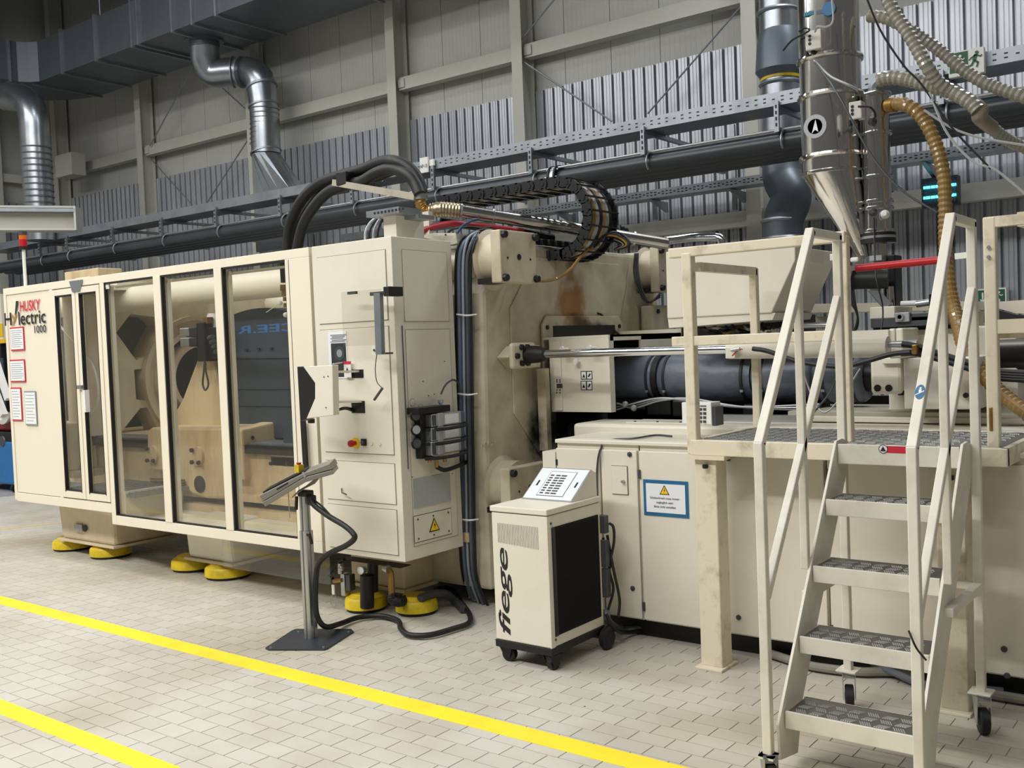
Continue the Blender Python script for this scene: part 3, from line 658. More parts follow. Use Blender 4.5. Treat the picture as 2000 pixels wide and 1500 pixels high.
# ------------------------------------------------------------------ clamp bed on pedestals
BED = thing('clamp_bed', 'cream machine bed under the clamp on two tapering pedestals', 'machine bed', (-6.5, 6, 0))
box('bed_beam', CASTO, BED, -9.9, -4.2, 5.05, 7.3, .55, .93, bevel=.02)
box('bed_ledge', CASTO, BED, -8.4, -4.2, 4.97, 5.05, .55, .6); box('bed_ledge', CASTO, BED, -8.4, -4.2, 4.93, 5.05, .44, .5)
box('bed_skirt', CREAM2, BED, -8.4, -4.95, 4.98, 7.3, .3, .44)
for y in (5.0, 6.95):
    box('guide_rail', DARKS, BED, -9.8, -4.3, y, y+.3, .93, 1.0, bevel=.004); box('rail_cap', GREYM, BED, -9.8, -4.3, y+.03, y+.27, 1.0, 1.015)
box('drip_tray', CREAM, BED, -7.3, -4.3, 4.8, 5.0, .42, .44)
def pedestal(x0, x1, y0, y1, taper, z1=.5):
    b = MB(); z0 = .115
    b.add([(x0, y0, z0+.02), (x1, y0, z0+.02), (x1, y1, z0+.02), (x0, y1, z0+.02), (x0-.0, y0-.03, z1), (x1+.05*taper, y0-.03, z1), (x1+.05*taper, y1+.05, z1), (x0, y1+.05, z1)],
          [(0, 3, 2, 1), (4, 5, 6, 7), (0, 1, 5, 4), (1, 2, 6, 5), (2, 3, 7, 6), (3, 0, 4, 7)])
    o = b.build('pedestal', CAST if taper else CREAM, BED, .03); box('foot_flange', CAST, BED, x0-.03, x1+.02, y0-.02, y1+.02, z0, z0+.022, bevel=.004); return o
def pad(x, y, r=.175, z1=.1):
    MB().lathe((x, y, .001), (0, 0, 1), [(0, r-.01), (.02, r)], 28).build('rubber_sole', BLACKR, BED)
    MB().lathe((x, y, .021), (0, 0, 1), [(0, r+.004), (.055, r), (.07, r-.012), (.074, r-.03), (z1-.006, r-.05)], 28).build('levelling_pad', YEL, BED)
f1 = W(210, 1103, z=0); f0 = W(143, 1088, z=0)
pedestal(wx(122, 1065, 4.62), wx(224, 1080, 4.62), 4.62, 5.2, 1)
pad(wx(146, 1080, 4.8)+.02, 4.78); pad(wx(222, 1090, 4.78)+.0, 4.76)
MB().lathe((wx(167, 1032, 4.6), 4.597, wz(167, 1032, 4.6)), (0, -1, 0), [(0, .03), (.006, .03)], 16).build('oval_hole', BLACK, BED)
pbox('rating_plate', LGREY, BED, 144, 1023, 160, 1039, 4.585, .008)
pedestal(wx(369, 1110, 4.66), wx(455, 1118, 4.66), 4.66, 5.3, 0, z1=.46)
pad(wx(386, 1125, 4.85)+.03, 4.8); pad(wx(452, 1132, 4.8)+.02, 4.76)
for q in [(697, 1180), (797, 1186)]: a = W(*q, z=.05); pad(a.x, a.y+.08, .135)
ppx = wx(790, 1160, 4.72); ppy = W(848, 1138, x=ppx).y
box('centre_pedestal', CAST, BED, ppx-.5, ppx, 4.72, ppy, .13, .46, bevel=.015); box('foot_flange', CAST, BED, ppx-.52, ppx+.02, 4.7, ppy+.02, .11, .13)
box('pedestal_foot', DARKS, BED, -4.9, -4.2, 5.4, 7.0, .0, .55)
# clear apron below the window frame
ap = box('splash_apron', ACRYL, None, -6.12, -4.98, YF+.08, YF+.085, .18, .42); tag(ap, 'clear plastic apron hanging below the window frame beside the second pedestal', 'guard panel')

# ------------------------------------------------------------------ inside the guard
CY, CZ = 6.14, 1.5
XM = wx(386, 738, CY); CZ = wz(386, 738, CY)
MP = thing('moving_platen', 'cream platen with diamond openings and a big round ring behind the windows', 'machine platen', (XM, CY, 1.0))
def holed_plate(name, m, parent, outer, holes, x0, x1):
    cu = bpy.data.curves.new('t', 'CURVE'); cu.dimensions = '2D'; cu.fill_mode = 'BOTH'; cu.extrude = (x1-x0)/2
    for pl in [outer]+holes:
        sp = cu.splines.new('POLY'); sp.points.add(len(pl)-1); sp.use_cyclic_u = True
        for p, q in zip(sp.points, pl): p.co = (q[0], q[1], 0, 1)
    to = bpy.data.objects.new('t', cu); COL.objects.link(to); me = bpy.data.meshes.new_from_object(to.evaluated_get(bpy.context.evaluated_depsgraph_get())); bpy.data.objects.remove(to)
    b = MB(); b.add([((x0+x1)/2+v.co.z, v.co.x, v.co.y) for v in me.vertices], [list(p.vertices) for p in me.polygons]); return b.build(name, m, parent)
def yz(px, py): p = W(px, py, x=XM); return (p.y, p.z)
h1 = [yz(*q) for q in [(227, 650), (255, 613), (300, 619), (315, 634), (283, 696), (266, 704)]]; h2 = [yz(*q) for q in [(236, 845), (274, 797), (288, 796), (312, 845), (318, 885), (273, 894)]]
h3 = [yz(*q) for q in [(262, 722), (281, 720), (284, 783), (266, 780)]]
mir = lambda h: [(2*CY-a, b2) for a, b2 in h]
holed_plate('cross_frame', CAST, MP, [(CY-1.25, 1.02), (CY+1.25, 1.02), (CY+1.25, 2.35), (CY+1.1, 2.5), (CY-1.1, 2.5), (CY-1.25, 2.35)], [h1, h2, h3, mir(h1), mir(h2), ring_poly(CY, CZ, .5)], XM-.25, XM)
box('cavity_shade_back', mat('grey_brown_cavity_shade', '4a463e', .6), MP, XM-.3, XM-.25, CY-1.2, CY+1.2, 1.05, 2.4)  # dark sheet paints the cavity shade behind the platen openings
MB().lathe((XM-.2, CY, CZ), (1, 0, 0), [(0, .63), (.26, .63), (.26, .585), (.21, .575), (.21, .5), (.25, .49), (.25, .44), (0, .44)], 48).build('round_ring', CAST, MP, sharp=40)
MB().lathe((XM-.22, CY, CZ), (1, 0, 0), [(0, .47), (.1, .47)], 32).build('dark_bore', DARKS, MP)
MB().lathe((XM-.15, CY, CZ), (1, 0, 0), [(0, .365), (.25, .365), (.25, .32), (0, .32)], 40).build('inner_ring', CAST, MP, sharp=40)
TB = []
for i, (y, z, lab) in enumerate([(5.14, 2.26, 'thick round cream tie bar across the top of the windows'), (7.14, 2.26, 'thick round cream tie bar behind, at the top rear of the clamp'), (5.14, .77, 'thick round tie bar low at the front, behind the bed'), (7.14, .77, 'thick round tie bar low at the rear of the clamp')]):
    if i >= 2: continue
    t = thing('tie_bar', lab, 'tie bar', (-6.4, y, z-.11))
    MB().lathe((-9.75, y, z), (1, 0, 0), [(0, .09), (.03, .108), (5.53, .108)], 32).build('bar', CREAM2, t)
    MB().lathe((-9.0, y, z), (1, 0, 0), [(0, .17), (.14, .17), (.17, .13)], 28).build('end_nut', CAST, t)
# mould plate / stationary side seen as the dark grey block with blue marking
MO = thing('mould_half', 'large dark blue-grey mould and robot cover with mirrored lettering behind the third window', 'mould', (-5.7, 5.4, 1.0))
pl = [(-5.62, 1.0), (-4.5, 1.0), (-4.5, 1.98)]+[(-5.06+.56*math.cos(a), 1.98+.12*math.sin(a)) for a in [pi*k/10 for k in range(1, 10)]]+[(-5.62, 1.98)]
x_l, x_r = wx(447, 700, 5.3), wx(572, 700, 5.3)
top = [(x_l+(x_r-x_l)*k/10, wz(447, 618, 5.3)+.05*math.sin(pi*k/10)) for k in range(11)]
MB().prism([(x_l, 1.02), (x_r+.3, 1.02)]+[(x_r+.3, top[-1][1]-.02)]+top[::-1], 'y', 5.3, 6.3).build('cover_body', BLUEG, MO, .01)
MB().prism([(x_l-.01, .0+wz(447, 700, 5.3)), (x_r+.3, wz(560, 700, 5.3)), (x_r+.3, wz(560, 690, 5.3)), (x_l-.01, wz(447, 688, 5.3))], 'y', 5.285, 5.3).build('cover_rib', BLUEG, MO)
ftext('blue_lettering', 'CEE.R', mat('navy_print', '3d70ad', .5), MO, wx(462, 642, 5.29), wx(580, 642, 5.29), wz(510, 650, 5.29), wz(510, 634, 5.29), 5.299, mirror=True, off=.02)
bolts(MO, [(x_l+.1+.16*k, 5.29, wz(500, 682, 5.29)) for k in range(4)], (0, -1, 0), .014, .012)
for z in (1.28, 1.42): box('cover_joint', BLACK, MO, x_l, x_r+.3, 5.296, 5.302, z, z+.006)
MO2 = thing('mould_bracket', 'grey bolted bracket plates at the foot of the third window', 'bracket', (wx(550, 915, 5.1), 5.1, 1.015))
pbox('bolted_plate', LGREY, MO2, 525, 873, 582, 917, 5.05, .06, bevel=.02); pbox('riser_plate', BLUEG, MO2, 552, 823, 582, 873, 5.1, .1)
bolts(MO2, [W(*q, y=5.05) for q in [(535, 877), (560, 878), (529, 905), (561, 906)]], (0, -1, 0), .014, .014)

# carriage casting with fin, valve block
CA = thing('carriage_casting', 'ochre-stained cream casting with upright fin and round cover plates in the second window', 'machine carriage', (-7.3, 5.0, .53))
yc = 4.93
a = W(286, 838, y=yc); bq = W(436, 838, y=yc)
prof = [W(*q, y=yc) for q in [(287, 842), (295, 835), (432, 836), (437, 842), (442, 974), (403, 974), (375, 965), (345, 940), (340, 925), (291, 918), (287, 900)]]
MB().prism([(p.x, p.z) for p in prof], 'y', yc, yc+.65).build('casting_block', CASTO, CA, .02)
pf = [W(*q, y=5.25) for q in [(395, 700), (425, 700), (455, 835), (322, 835), (345, 815), (365, 780)]]
MB().prism([(p.x, p.z) for p in pf], 'y', 5.2, 5.55).build('upright_fin', CASTO, CA, .02)
bq = W(437, 838, y=yc)
MB().prism([(yc+.05, .72), (yc+.6, .72), (yc+.62, 1.05), (yc+.5, 1.17), (yc+.05, 1.12)], 'x', bq.x, bq.x+.16).build('side_cover', CASTO, CA, .015)
for q in [(296, 888), (384, 891)]:
    c = W(*q, y=yc-.02); MB().lathe(c, (0, 1, 0), [(0, .075), (.03, .08)], 20).build('bolted_cover', CASTO, CA)
    bolts(CA, [(c.x-.04, yc-.03, c.z+.05), (c.x+.045, yc-.03, c.z-.05), (c.x-.045, yc-.03, c.z-.05)], (0, -1, 0), .018, .02)
c = W(389, 946, y=yc-.01); MB().lathe(c, (0, 1, 0), [(0, .07), (.01, .07)], 24).build('dark_port', DARKS, CA); MB().lathe((c.x, c.y-.002, c.z), (0, 1, 0), [(0, .045), (.005, .045)], 24).build('port_bore', BLACK, CA)
for k in range(4):
    a, b2 = W(294, 935+4.5*k, y=yc-.02), W(360, 938+4.5*k, y=yc-.02); MB().cyl(a, b2, .008, seg=6).build('copper_line', mat('dull_copper', '6d5843', .4, .6), CA)
for q in [(300, 950), (310, 953)]:
    MB().tube([W(q[0], q[1], y=4.85), W(q[0]+3, q[1]+25, y=4.85), W(q[0]-8, q[1]+42, y=4.85), W(q[0]+2, q[1]+30, y=4.85)], .003, seg=5).build('wire', DGREY, CA)
bolts(CA, [(bq.x+.16, yc+.15, .82), (bq.x+.16, yc+.15, 1.05), (bq.x+.16, yc+.5, .82), (bq.x+.16, yc+.5, 1.05)], (1, 0, 0), .015, .012)
VB = thing('valve_block', 'dark hydraulic valve block with two silver solenoids inside the second window', 'valve', (wx(405, 705, 5.15), 5.15, wz(405, 706, 5.15)))
pbox('manifold', DARKS, VB, 382, 630, 402, 706, 5.1, .16, bevel=.008); pbox('manifold', DARKS, VB, 402, 640, 426, 700, 5.14, .16, bevel=.008)
for q in [(350, 641, 378, 656), (351, 660, 378, 676)]: pbox('solenoid', ALU, VB, *q, 5.1, .09, bevel=.008); 
for q in [(368, 640, 384, 657), (368, 660, 384, 677)]: pbox('solenoid_coil', BLACK, VB, *q, 5.09, .1, bevel=.006)
for k in range(4): MB().cyl(W(408+4*k, 660+9*k, y=5.1), W(416+3*k, 657+9*k, y=5.05), .018, seg=10).build('fitting', DGREY, VB)
pbox('port_cap', BRASS, VB, 396, 620, 405, 632, 5.12, .06); 
MB().lathe(W(420, 612, y=5.25), (0, 0, -1), [(0, .06), (.05, .08), (.12, .08)], 16).build('accumulator_cap', WHITE, VB)
MB().tube([W(400, 705, y=5.05), W(398, 725, y=5.05), W(396, 750, y=5.05), W(401, 762, y=5.05), W(407, 750, y=5.05), W(402, 725, y=5.05), W(401, 708, y=5.05)], .008).build('looped_cable', DGREY, VB)
# sprue hose and fittings at top right of third window
t = thing('pneumatic_line', 'black hose with brass couplings hanging in the top right of the third window', 'hose', W(556, 620, y=4.5))
MB().cyl(W(551, 505, y=4.5), W(554, 552, y=4.5), .02, seg=12).build('hose', BLACKR, t)
for q in [(554, 556, 12, .024), (555, 568, 10, .018), (556, 580, 8, .012), (557, 592, 8, .012)]:
    MB().cyl(W(q[0], q[1], y=4.5), W(q[0], q[1]+q[2], y=4.5), q[3], seg=8).build('coupling', BRASS, t)
for q in [(547, 592), (558, 615)]: MB().sphere(W(*q, y=4.5), .018).build('white_knob', WHITE, t)
MB().tube([W(520, 610, y=4.6), W(535, 600, y=4.55), W(545, 593, y=4.5)], .003, seg=5).build('air_line', WHITE, t)
# curved white hose & rod seen in the narrow doors
for lab, ps, r in [('white curved rod seen through the second narrow door', [W(168, 694, y=4.9), W(180, 712, y=4.9), W(189, 740, y=4.9), W(192, 770, y=4.9), W(188, 795, y=4.9), W(176, 812, y=4.9)], .011),
                   ('straight white rod seen through the first narrow door', [W(111, 631, y=4.9), W(130, 650, y=4.9), W(149, 671, y=4.9)], .012),
                   ('white arm slanting up to the right behind the first narrow door', [W(124, 873, y=4.9), W(134, 868, y=4.9), W(145, 850, y=4.9), W(160, 826, y=4.9)], .018)]:
    o = MB().tube(ps, r, seg=8).build('curved_rod', WHITE); tag(o, lab, 'rod')
t = thing('drive_housing', 'dark stepped drive housing behind the narrow doors at the clamp end', 'machine housing', (-9.9, 5.6, .6))
box('housing_body', CAST, t, -10.2, -9.75, 5.6, 7.4, .95, 2.3, bevel=.03)
o = MB().box(-9.3, -8.7, 4.75, 5.04, .655, .72).box(-9.3, -8.8, 4.75, 5.04, .72, 1.15).build('lower_unit', CAST, t, .01)
MB().cyl((-8.75, 4.8, .7), (-8.45, 4.8, .7), .0001).build('x', DARKS, t) if False else None

# ================================================================== CONTROL CABINET
CX0, CX1, CY1 = -4.93, -4.22, 4.9
CC = thing('control_cabinet', 'tall cream control cabinet standing at the right end of the window guard', 'cabinet', (-4.6, 4.6, .42))
box('cabinet_body', CREAM, CC, CX0, CX1, YF+.006, CY1, .42, 2.385, bevel=.004)
def cz(px, py): return wz(px, py, YF)
fx0, fx1 = CX0+.05, CX1-.05
z_a, z_b, z_c, z_d, z_e = cz(700, 629), cz(700, 640), cz(700, 886), cz(700, 902), cz(700, 980)
panels = [(z_a, 2.31), (z_c, z_b), (z_e, z_d), (.455, z_e-.03)]
for k, (a, b2) in enumerate(panels):
    box('front_panel', CREAM, CC, fx0+.002, fx1-.002, YF, YF+.006, a+.003, b2-.003, bevel=.002)
    s = MB().box(fx0-.002, fx1+.002, YF+.0045, YF+.007, a-.001, a+.002).box(fx0-.002, fx1+.002, YF+.0045, YF+.007, b2-.002, b2+.001).box(fx0-.002, fx0+.001, YF+.0045, YF+.007, a, b2).box(fx1-.001, fx1+.002, YF+.0045, YF+.007, a, b2)
    s.build('panel_joint', SEAM, CC)
sy0, sy1 = YF+.09, CY1-.05
for a, b2 in [(wz(830, 628, 4.6)+.0, 2.31), (.5, wz(830, 643, 4.6))]:
    box('side_panel', CREAM, CC, CX1, CX1+.005, sy0+.003, sy1-.003, a+.003, b2-.003, bevel=.002)
    MB().box(CX1-.001, CX1+.003, sy0, sy1, a, a+.003).box(CX1-.001, CX1+.003, sy0, sy1, b2-.003, b2).box(CX1-.001, CX1+.003, sy0, sy0+.003, a, b2).box(CX1-.001, CX1+.003, sy1-.003, sy1, a, b2).build('panel_joint', SEAM, CC)
# hatch with warning triangle on the side, blank plate
def xbox(name, m, parent, p0, p1, x, d, bevel=0):
    a, b = W(*p0, x=x), W(*p1, x=x); return box(name, m, parent, x-d, x, a.y, b.y, b.z, a.z, bevel=bevel)
XS = CX1+.005
xbox('pale_plate', LGREY if False else mat('pale_blue_plate', 'a9aeb0', .5), CC, (806, 936), (881, 978), XS+.004, .004)
a, b2 = W(809, 1012, x=XS+.004), W(883, 1048, x=XS+.004)
HZ0, HZ1 = W(883, 1040, x=XS).z, W(809, 1008, x=XS).z
HZ0 = W(845, 1051, x=XS).z
HZ1 = W(845, 1001, x=XS).z
box('hatch_seam', DGREY, CC, XS, XS+.002, a.y-.004, b2.y+.004, HZ0-.004, HZ1+.004); box('hatch', CREAM, CC, XS, XS+.005, a.y, b2.y, HZ0, HZ1, bevel=.002)
bolts(CC, [(XS+.005, a.y+.03+(b2.y-a.y-.06)*i, HZ0+.02+(HZ1-HZ0-.04)*j) for i in (0, .5, 1) for j in (0, 1)], (1, 0, 0), .006, .004, DGREY)
def warn(parent, c, h, face='right', lay=.002):
    w_ = h*.58
    def q(u, v, d): return Vector((c[0]+d, c[1]+u, c[2]+v)) if face == 'right' else Vector((c[0]+u, c[1]-d, c[2]+v))
    for k, (m, s, d) in enumerate([(INK, 1, lay), (YELP, .76, lay*2)]):
        MB().add([q(-w_*s, -h/2*s-(.04*h if k else 0), d), q(w_*s, -h/2*s-(.04*h if k else 0), d), q(0, h/2*s-(.04*h if k else 0), d), q(-w_*s, -h/2*s-(.04*h if k else 0), 0), q(w_*s, -h/2*s-(.04*h if k else 0), 0), q(0, h/2*s-(.04*h if k else 0), 0)], [(0, 1, 2), (0, 3, 4, 1), (1, 4, 5, 2), (2, 5, 3, 0)]).build('warning_triangle' if not k else 'triangle_field', m, parent)
    d = lay*2.6; MB().add([q(.06*h, .22*h, d), q(-.1*h, -.08*h, d), q(.0, -.06*h, d), q(-.05*h, -.34*h, d), q(.1*h, .02*h, d), q(.0, .0, d)], [(0, 1, 2, 5), (5, 2, 3, 4)]).build('lightning_bolt', INK, parent)
warn(CC, W(848, 1024, x=XS+.006), .085)
MB().box(XS-.004, XS+.002, W(788, 700, x=XS).y, W(788, 700, x=XS).y+.003, .98, 1.85).build('hinge_seam', DGREY, CC)
bolts(CC, [W(*q, x=XS) for q in [(805, 932), (883, 925), (868, 706), (826, 745), (837, 773), (848, 770), (870, 754)]], (1, 0, 0), .004, .003, DGREY, 'screw_hole')
for q in [(805, 786), (821, 797)]:
    c = W(*q, x=XS); MB().lathe(c, (1, 0, 0), [(0, .022), (.002, .022)], 20).build('blank_plug', CREAM, CC); MB().lathe((c.x-.0, c.y, c.z), (1, 0, 0), [(0, .024), (.0012, .024)], 20).build('plug_rim', DGREY, CC)
# bits on the front
YC = YF-.001
t = thing('emergency_stop', 'red mushroom emergency stop on a round yellow plate', 'emergency stop', W(694, 880, y=YC))
c = W(695, 865, y=YC); MB().lathe(c, (0, -1, 0), [(0, .034), (.006, .034)], 28).build('yellow_disc', YEL, t)
MB().lathe(c, (0, -1, 0), [(0, .014), (.03, .014), (.032, .022), (.05, .022), (.056, .014)], 20).build('red_button', RED, t)
t = thing('key_switch', 'small black square rotary switch to the right of the emergency stop', 'switch', W(709, 872, y=YC)); pbox('switch_plate', BLACK, t, 704, 857, 714, 871, YC-.012, .012, bevel=.003)
MB().lathe(W(709, 864, y=YC-.012), (0, -1, 0), [(0, .012), (.014, .01)], 12).build('knob', DGREY, t)
for q in [(726, 866), (742, 867)]: MB().lathe(W(*q, y=YC), (0, -1, 0), [(0, .011), (.004, .011)], 16).build('blank_plug', CREAM, CC)
for (x0, y0, x1, y1) in [(686, 722, 710, 738), (686, 783, 713, 807)]: pbox('cable_cutout', BLACK, CC, x0, y0, x1, y1, YC-.001, .002, bevel=0)
MB().tube([W(667, 954, y=YC), W(668, 962, y=YC-.02), W(673, 964, y=YC-.03), W(677, 966, y=YC-.03)], .004).build('small_hook', DGREY, CC)
# poster
t = thing('instruction_sheet', 'white instruction sheet with a dark photo of a mould ring, taped on the cabinet', 'notice', W(662, 741, y=YC))
pbox('paper', PAPER, t, 640, 649, 680, 739, YC-.002, .002); pbox('photo_print', mat('dark_print', '34363a', .4), t, 646, 671, 678, 736, YC-.003, .002)
MB().lathe(W(663, 690, y=YC-.003), (0, -1, 0), [(0, .045), (.001, .045)], 24).build('ring_print', DGREY, t); MB().lathe(W(663, 690, y=YC-.004), (0, -1, 0), [(0, .025), (.001, .025)], 24).build('ring_print', INKG, t)
for k in range(5): pbox('text_line', INKG, t, 645+(k % 2)*3, 654+k*3.2, 676-(k % 3)*3, 655+k*3.2, YC-.003, .001)
t = thing('warning_label', 'small white label with red header and black warning sign, over the poster', 'label', W(680, 738, y=YC-.02))
pbox('label_card', WHITE, t, 671, 706, 686, 737, YC-.02, .004); pbox('red_header', REDP, t, 671, 706, 685, 711, YC-.022, .002)
c = W(678, 722, y=YC-.021); MB().add([(c.x-.016, c.y, c.z-.02), (c.x+.016, c.y, c.z-.02), (c.x, c.y, c.z+.015)], [(0, 1, 2)]).build('black_triangle', INK, t)
# swing-out monitor on two arms (seen from its side)
t = thing('swivel_monitor', 'black monitor in a cream housing, swung out on arms from the cabinet', 'monitor', W(610, 820, y=4.1))
ym = 4.08
MB().prism([(p.x, p.z) for p in [W(*q, y=ym) for q in [(580, 716), (593, 716), (615, 748), (615, 778), (598, 818), (586, 823)]]], 'y', ym, ym+.07).build('screen_back', BLACK, t, .004)
MB().prism([(p.x, p.z) for p in [W(*q, y=ym-.02) for q in [(592, 716), (649, 713), (651, 811), (598, 818), (615, 778), (615, 748)]]], 'y', ym-.02, ym+.03).build('housing_plate', CREAM, t, .004)
bolts(t, [W(*q, y=ym-.02) for q in [(633, 736), (641, 735), (637, 796)]], (0, -1, 0), .004, .004, DGREY)
for (a, b2) in [((640, 727), (700, 725)), ((636, 786), (705, 784))]:
    MB().bar(W(*a, y=ym-.02), W(*b2, y=YF), .02, .014).build('support_arm', CREAM, t)
MB().bar(W(650, 711, y=4.1), W(670, 708, y=YF), .006).build('tie_wire', WHITE, t)
MB().tube([W(648, 793, y=4.1), W(660, 800, y=4.15), W(675, 798, y=4.25), W(690, 803, y=YF)], .008).build('cable', BLACK, t)
MB().tube([W(648, 808, y=4.1), W(655, 803, y=4.15), W(672, 796, y=4.2), W(688, 798, y=YF)], .006).build('cable', BLACK, t)
MB().cyl(W(608, 818, y=4.2), W(608, 826, y=4.2), .022).build('pivot_foot', BLACK, t)
t = thing('hanging_cable_duct', 'flat black cable channel running down the guard post below the monitor', 'cable duct', W(593, 905, y=YF))
MB().bar(W(592, 822, y=YF-.03), W(598, 922, y=YF-.03), .035, .02, up=(0, -1, 0)).build('channel', BLACK, t)
# acrylic panel on grey hanger
t = thing('acrylic_shield', 'clear acrylic panel on a grey steel hinge bar, high on the cabinet front', 'guard panel', W(700, 692, y=4.25))
pbox('acrylic_sheet', ACRYL, t, 666, 571, 748, 673, 4.25, .005)
pbox('hinge_strip', DGREY, t, 722, 571, 757, 575, 4.24, .02); pbox('clamp_block', BLACK, t, 748, 560, 760, 578, 4.22, .12, bevel=.004); pbox('clip', DGREY, t, 678, 570, 694, 574, 4.24, .02)
MB().bar(W(739, 572, y=4.23), W(743, 692, y=4.23), .05, .03, up=(0, -1, 0)).build('steel_bar', GREYM, t); pbox('bar_foot', DGREY, t, 735, 689, 754, 692, 4.22, .06)
pbox('hinge_leaf', CREAM, t, 726, 676, 737, 692, 4.24, .02)
MB().lathe(W(731, 684, y=4.235), (0, -1, 0), [(0, .008), (.004, .008)], 10).build('screw', DGREY, t)
t = thing('tethered_pin', 'locking pin dangling on a thin wire below the acrylic panel', 'pin', W(738, 780, y=4.27))
MB().tube([W(736, 692, y=4.25), W(733, 720, y=4.27), W(736, 745, y=4.28), W(745, 757, y=4.28)], .003, seg=6).build('wire', DGREY, t); MB().cyl(W(747, 758, y=4.27), W(731, 781, y=4.27), .008).build('pin', DGREY, t); MB().sphere(W(731, 781, y=4.27), .006).build('tip', WHITE, t)

# control valves on the cabinet's side
VX = CX1+.005
t = thing('valve_stack', 'black manifold with three silver proportional valves and round gauges, on the cabinet side', 'valve', W(865, 890, x=VX))
xbox('back_block', BLACK, t, (820, 806), (846, 893), VX+.05, .05, bevel=.004)
xbox('top_plate', DARKS, t, (818, 797), (880, 803), VX+.1, .1, bevel=.003)
for k in range(3):
    y0 = 806+27*k
    a, b2 = W(843, y0+3, x=VX+.1), W(908, y0+20, x=VX+.1)
    box('valve_body', ALU, t, VX+.03, VX+.1, a.y+.0, b2.y-.03, b2.z, a.z, bevel=.006)
    box('valve_window', DGREY, t, VX+.1, VX+.104, a.y+.002, a.y+.035, b2.z+.008, a.z-.008); box('valve_label', PAPER, t, VX+.1, VX+.102, a.y+.12, b2.y-.06, b2.z+.01, a.z-.012)
    box('grey_cap', LGREY, t, VX+.03, VX+.106, a.y+.055, a.y+.1, b2.z-.002, a.z+.002, bevel=.004)
    box('end_connector', mat('blue_grey_plastic', '4a5a70', .4), t, VX+.03, VX+.095, b2.y-.03, b2.y+.01, b2.z, a.z-.005, bevel=.006)
    MB().tube([(VX+.07, a.y-.03, b2.z-.016), (VX+.12, a.y+.1, b2.z-.018), (VX+.12, b2.y-.03, b2.z-.012), (VX+.08, b2.y+.02, b2.z+.0)], .011).build('valve_hose', BLACKR, t)
    c = W(809+k, 812+27*k, x=VX+.03); MB().lathe(c, (1, -.35, 0), [(-.02, .018), (0, .03), (.012, .036), (.02, .032)], 20).build('gauge_rim', BLACK, t); MB().lathe(c+Vector((.02, -.007, 0)), (1, -.35, 0), [(0, .026), (.004, .026)], 20).build('gauge_dial', (LGREY if k == 1 else DGREY), t)
    MB().cyl(W(812+k, 812+27*k, x=VX+.02), W(824, 812+27*k, x=VX+.03), .012, seg=10).build('gauge_stem', BRASS, t)
MB().lathe(W(861, 803, x=VX+.05), (0, 0, 1), [(0, .02), (.01, .02), (.012, .012), (.05, .012), (.052, .018), (.07, .018)], 14).build('sensor_plug', ALU, t)
MB().tube([W(861, 770, x=VX+.05), W(870, 752, x=VX+.06), W(885, 742, x=VX+.04), W(896, 750, x=VX+.02), W(898, 765, x=VX)], .006).build('sensor_cable', DGREY, t)
for q in [(852, 893, 20), (838, 893, 10), (868, 890, 12)]: MB().cyl(W(q[0], q[1], x=VX+.05), W(q[0]+1, q[1]+q[2], x=VX+.05), .013, seg=10).build('brass_fitting', BRASS, t)
MB().tube([W(853, 912, x=VX+.05), W(868, 918, x=VX+.06), W(890, 912, x=VX+.06), W(912, 902, x=VX)], .014).build('outlet_hose', BLACKR, t)
# air service unit under the cabinet
t = thing('air_service_unit', 'air filter and regulator unit with a round gauge hanging beneath the control cabinet', 'filter', (wx(720, 1100, 4.5), 4.5, .1))
ya = 4.5
pbox('mount_bar', BLACK, t, 665, 1092, 782, 1110, ya+.02, .1); 
MB().cyl(W(717, 1123, y=ya), W(717, 1186, y=ya), .045, seg=18).build('filter_bowl', BLACK, t); MB().cyl(W(728, 1098, y=ya+.05), W(728, 1155, y=ya+.05), .035, seg=16).build('filter_bowl', BLACK, t)
MB().lathe(W(706, 1114, y=ya-.05), (0, -1, 0), [(-.03, .02), (0, .026), (.012, .026)], 20).build('gauge_case', ALU, t); MB().lathe(W(706, 1114, y=ya-.063), (0, -1, 0), [(0, .021), (.002, .021)], 20).build('gauge_dial', WHITE, t)
pbox('ball_valve_body', ALU, t, 664, 1120, 674, 1165, ya, .05, bevel=.004); pbox('solenoid', DGREY, t, 674, 1122, 684, 1155, ya, .05, bevel=.004)
MB().cyl(W(665, 1100, y=ya), W(665, 1120, y=ya), .018, seg=10).build('elbow', ALU, t); MB().cyl(W(652, 1135, y=ya), W(668, 1133, y=ya), .014, seg=10).build('elbow', BRASS, t); MB().sphere(W(667, 1110, y=ya-.02), .02).build('elbow', ALU, t)
pbox('white_tag', WHITE, t, 647, 1142, 653, 1162, ya-.02, .01, bevel=.003); MB().tube([W(650, 1162, y=ya), W(645, 1172, y=ya), W(650, 1184, y=ya), W(656, 1180, y=ya), W(655, 1158, y=ya)], .003, seg=5).build('wire_loop', LGREY, t)
MB().lathe(W(756, 1112, y=ya), (1, 0, 0), [(-.03, .018), (0, .026), (.015, .026)], 14).build('union', ALU, t)
MB().tube([W(757, 1112, y=ya), W(763, 1120, y=ya), W(764, 1140, y=ya), W(765, 1162, y=ya)], .02).build('pipe_drop', BRASS, t)
MB().tube([W(765, 1160, y=ya), W(768, 1172, y=ya), W(780, 1176, y=ya+.02), W(790, 1172, y=ya+.15)], .03, corr=.003, pitch=.012).build('corrugated_hose', BLACKR, t)
MB().tube([W(672, 1092, y=ya), W(655, 1105, y=ya), W(645, 1118, y=ya), W(638, 1125, y=ya), W(650, 1130, y=ya)], .012).build('blue_black_hose', BLACKR, t)

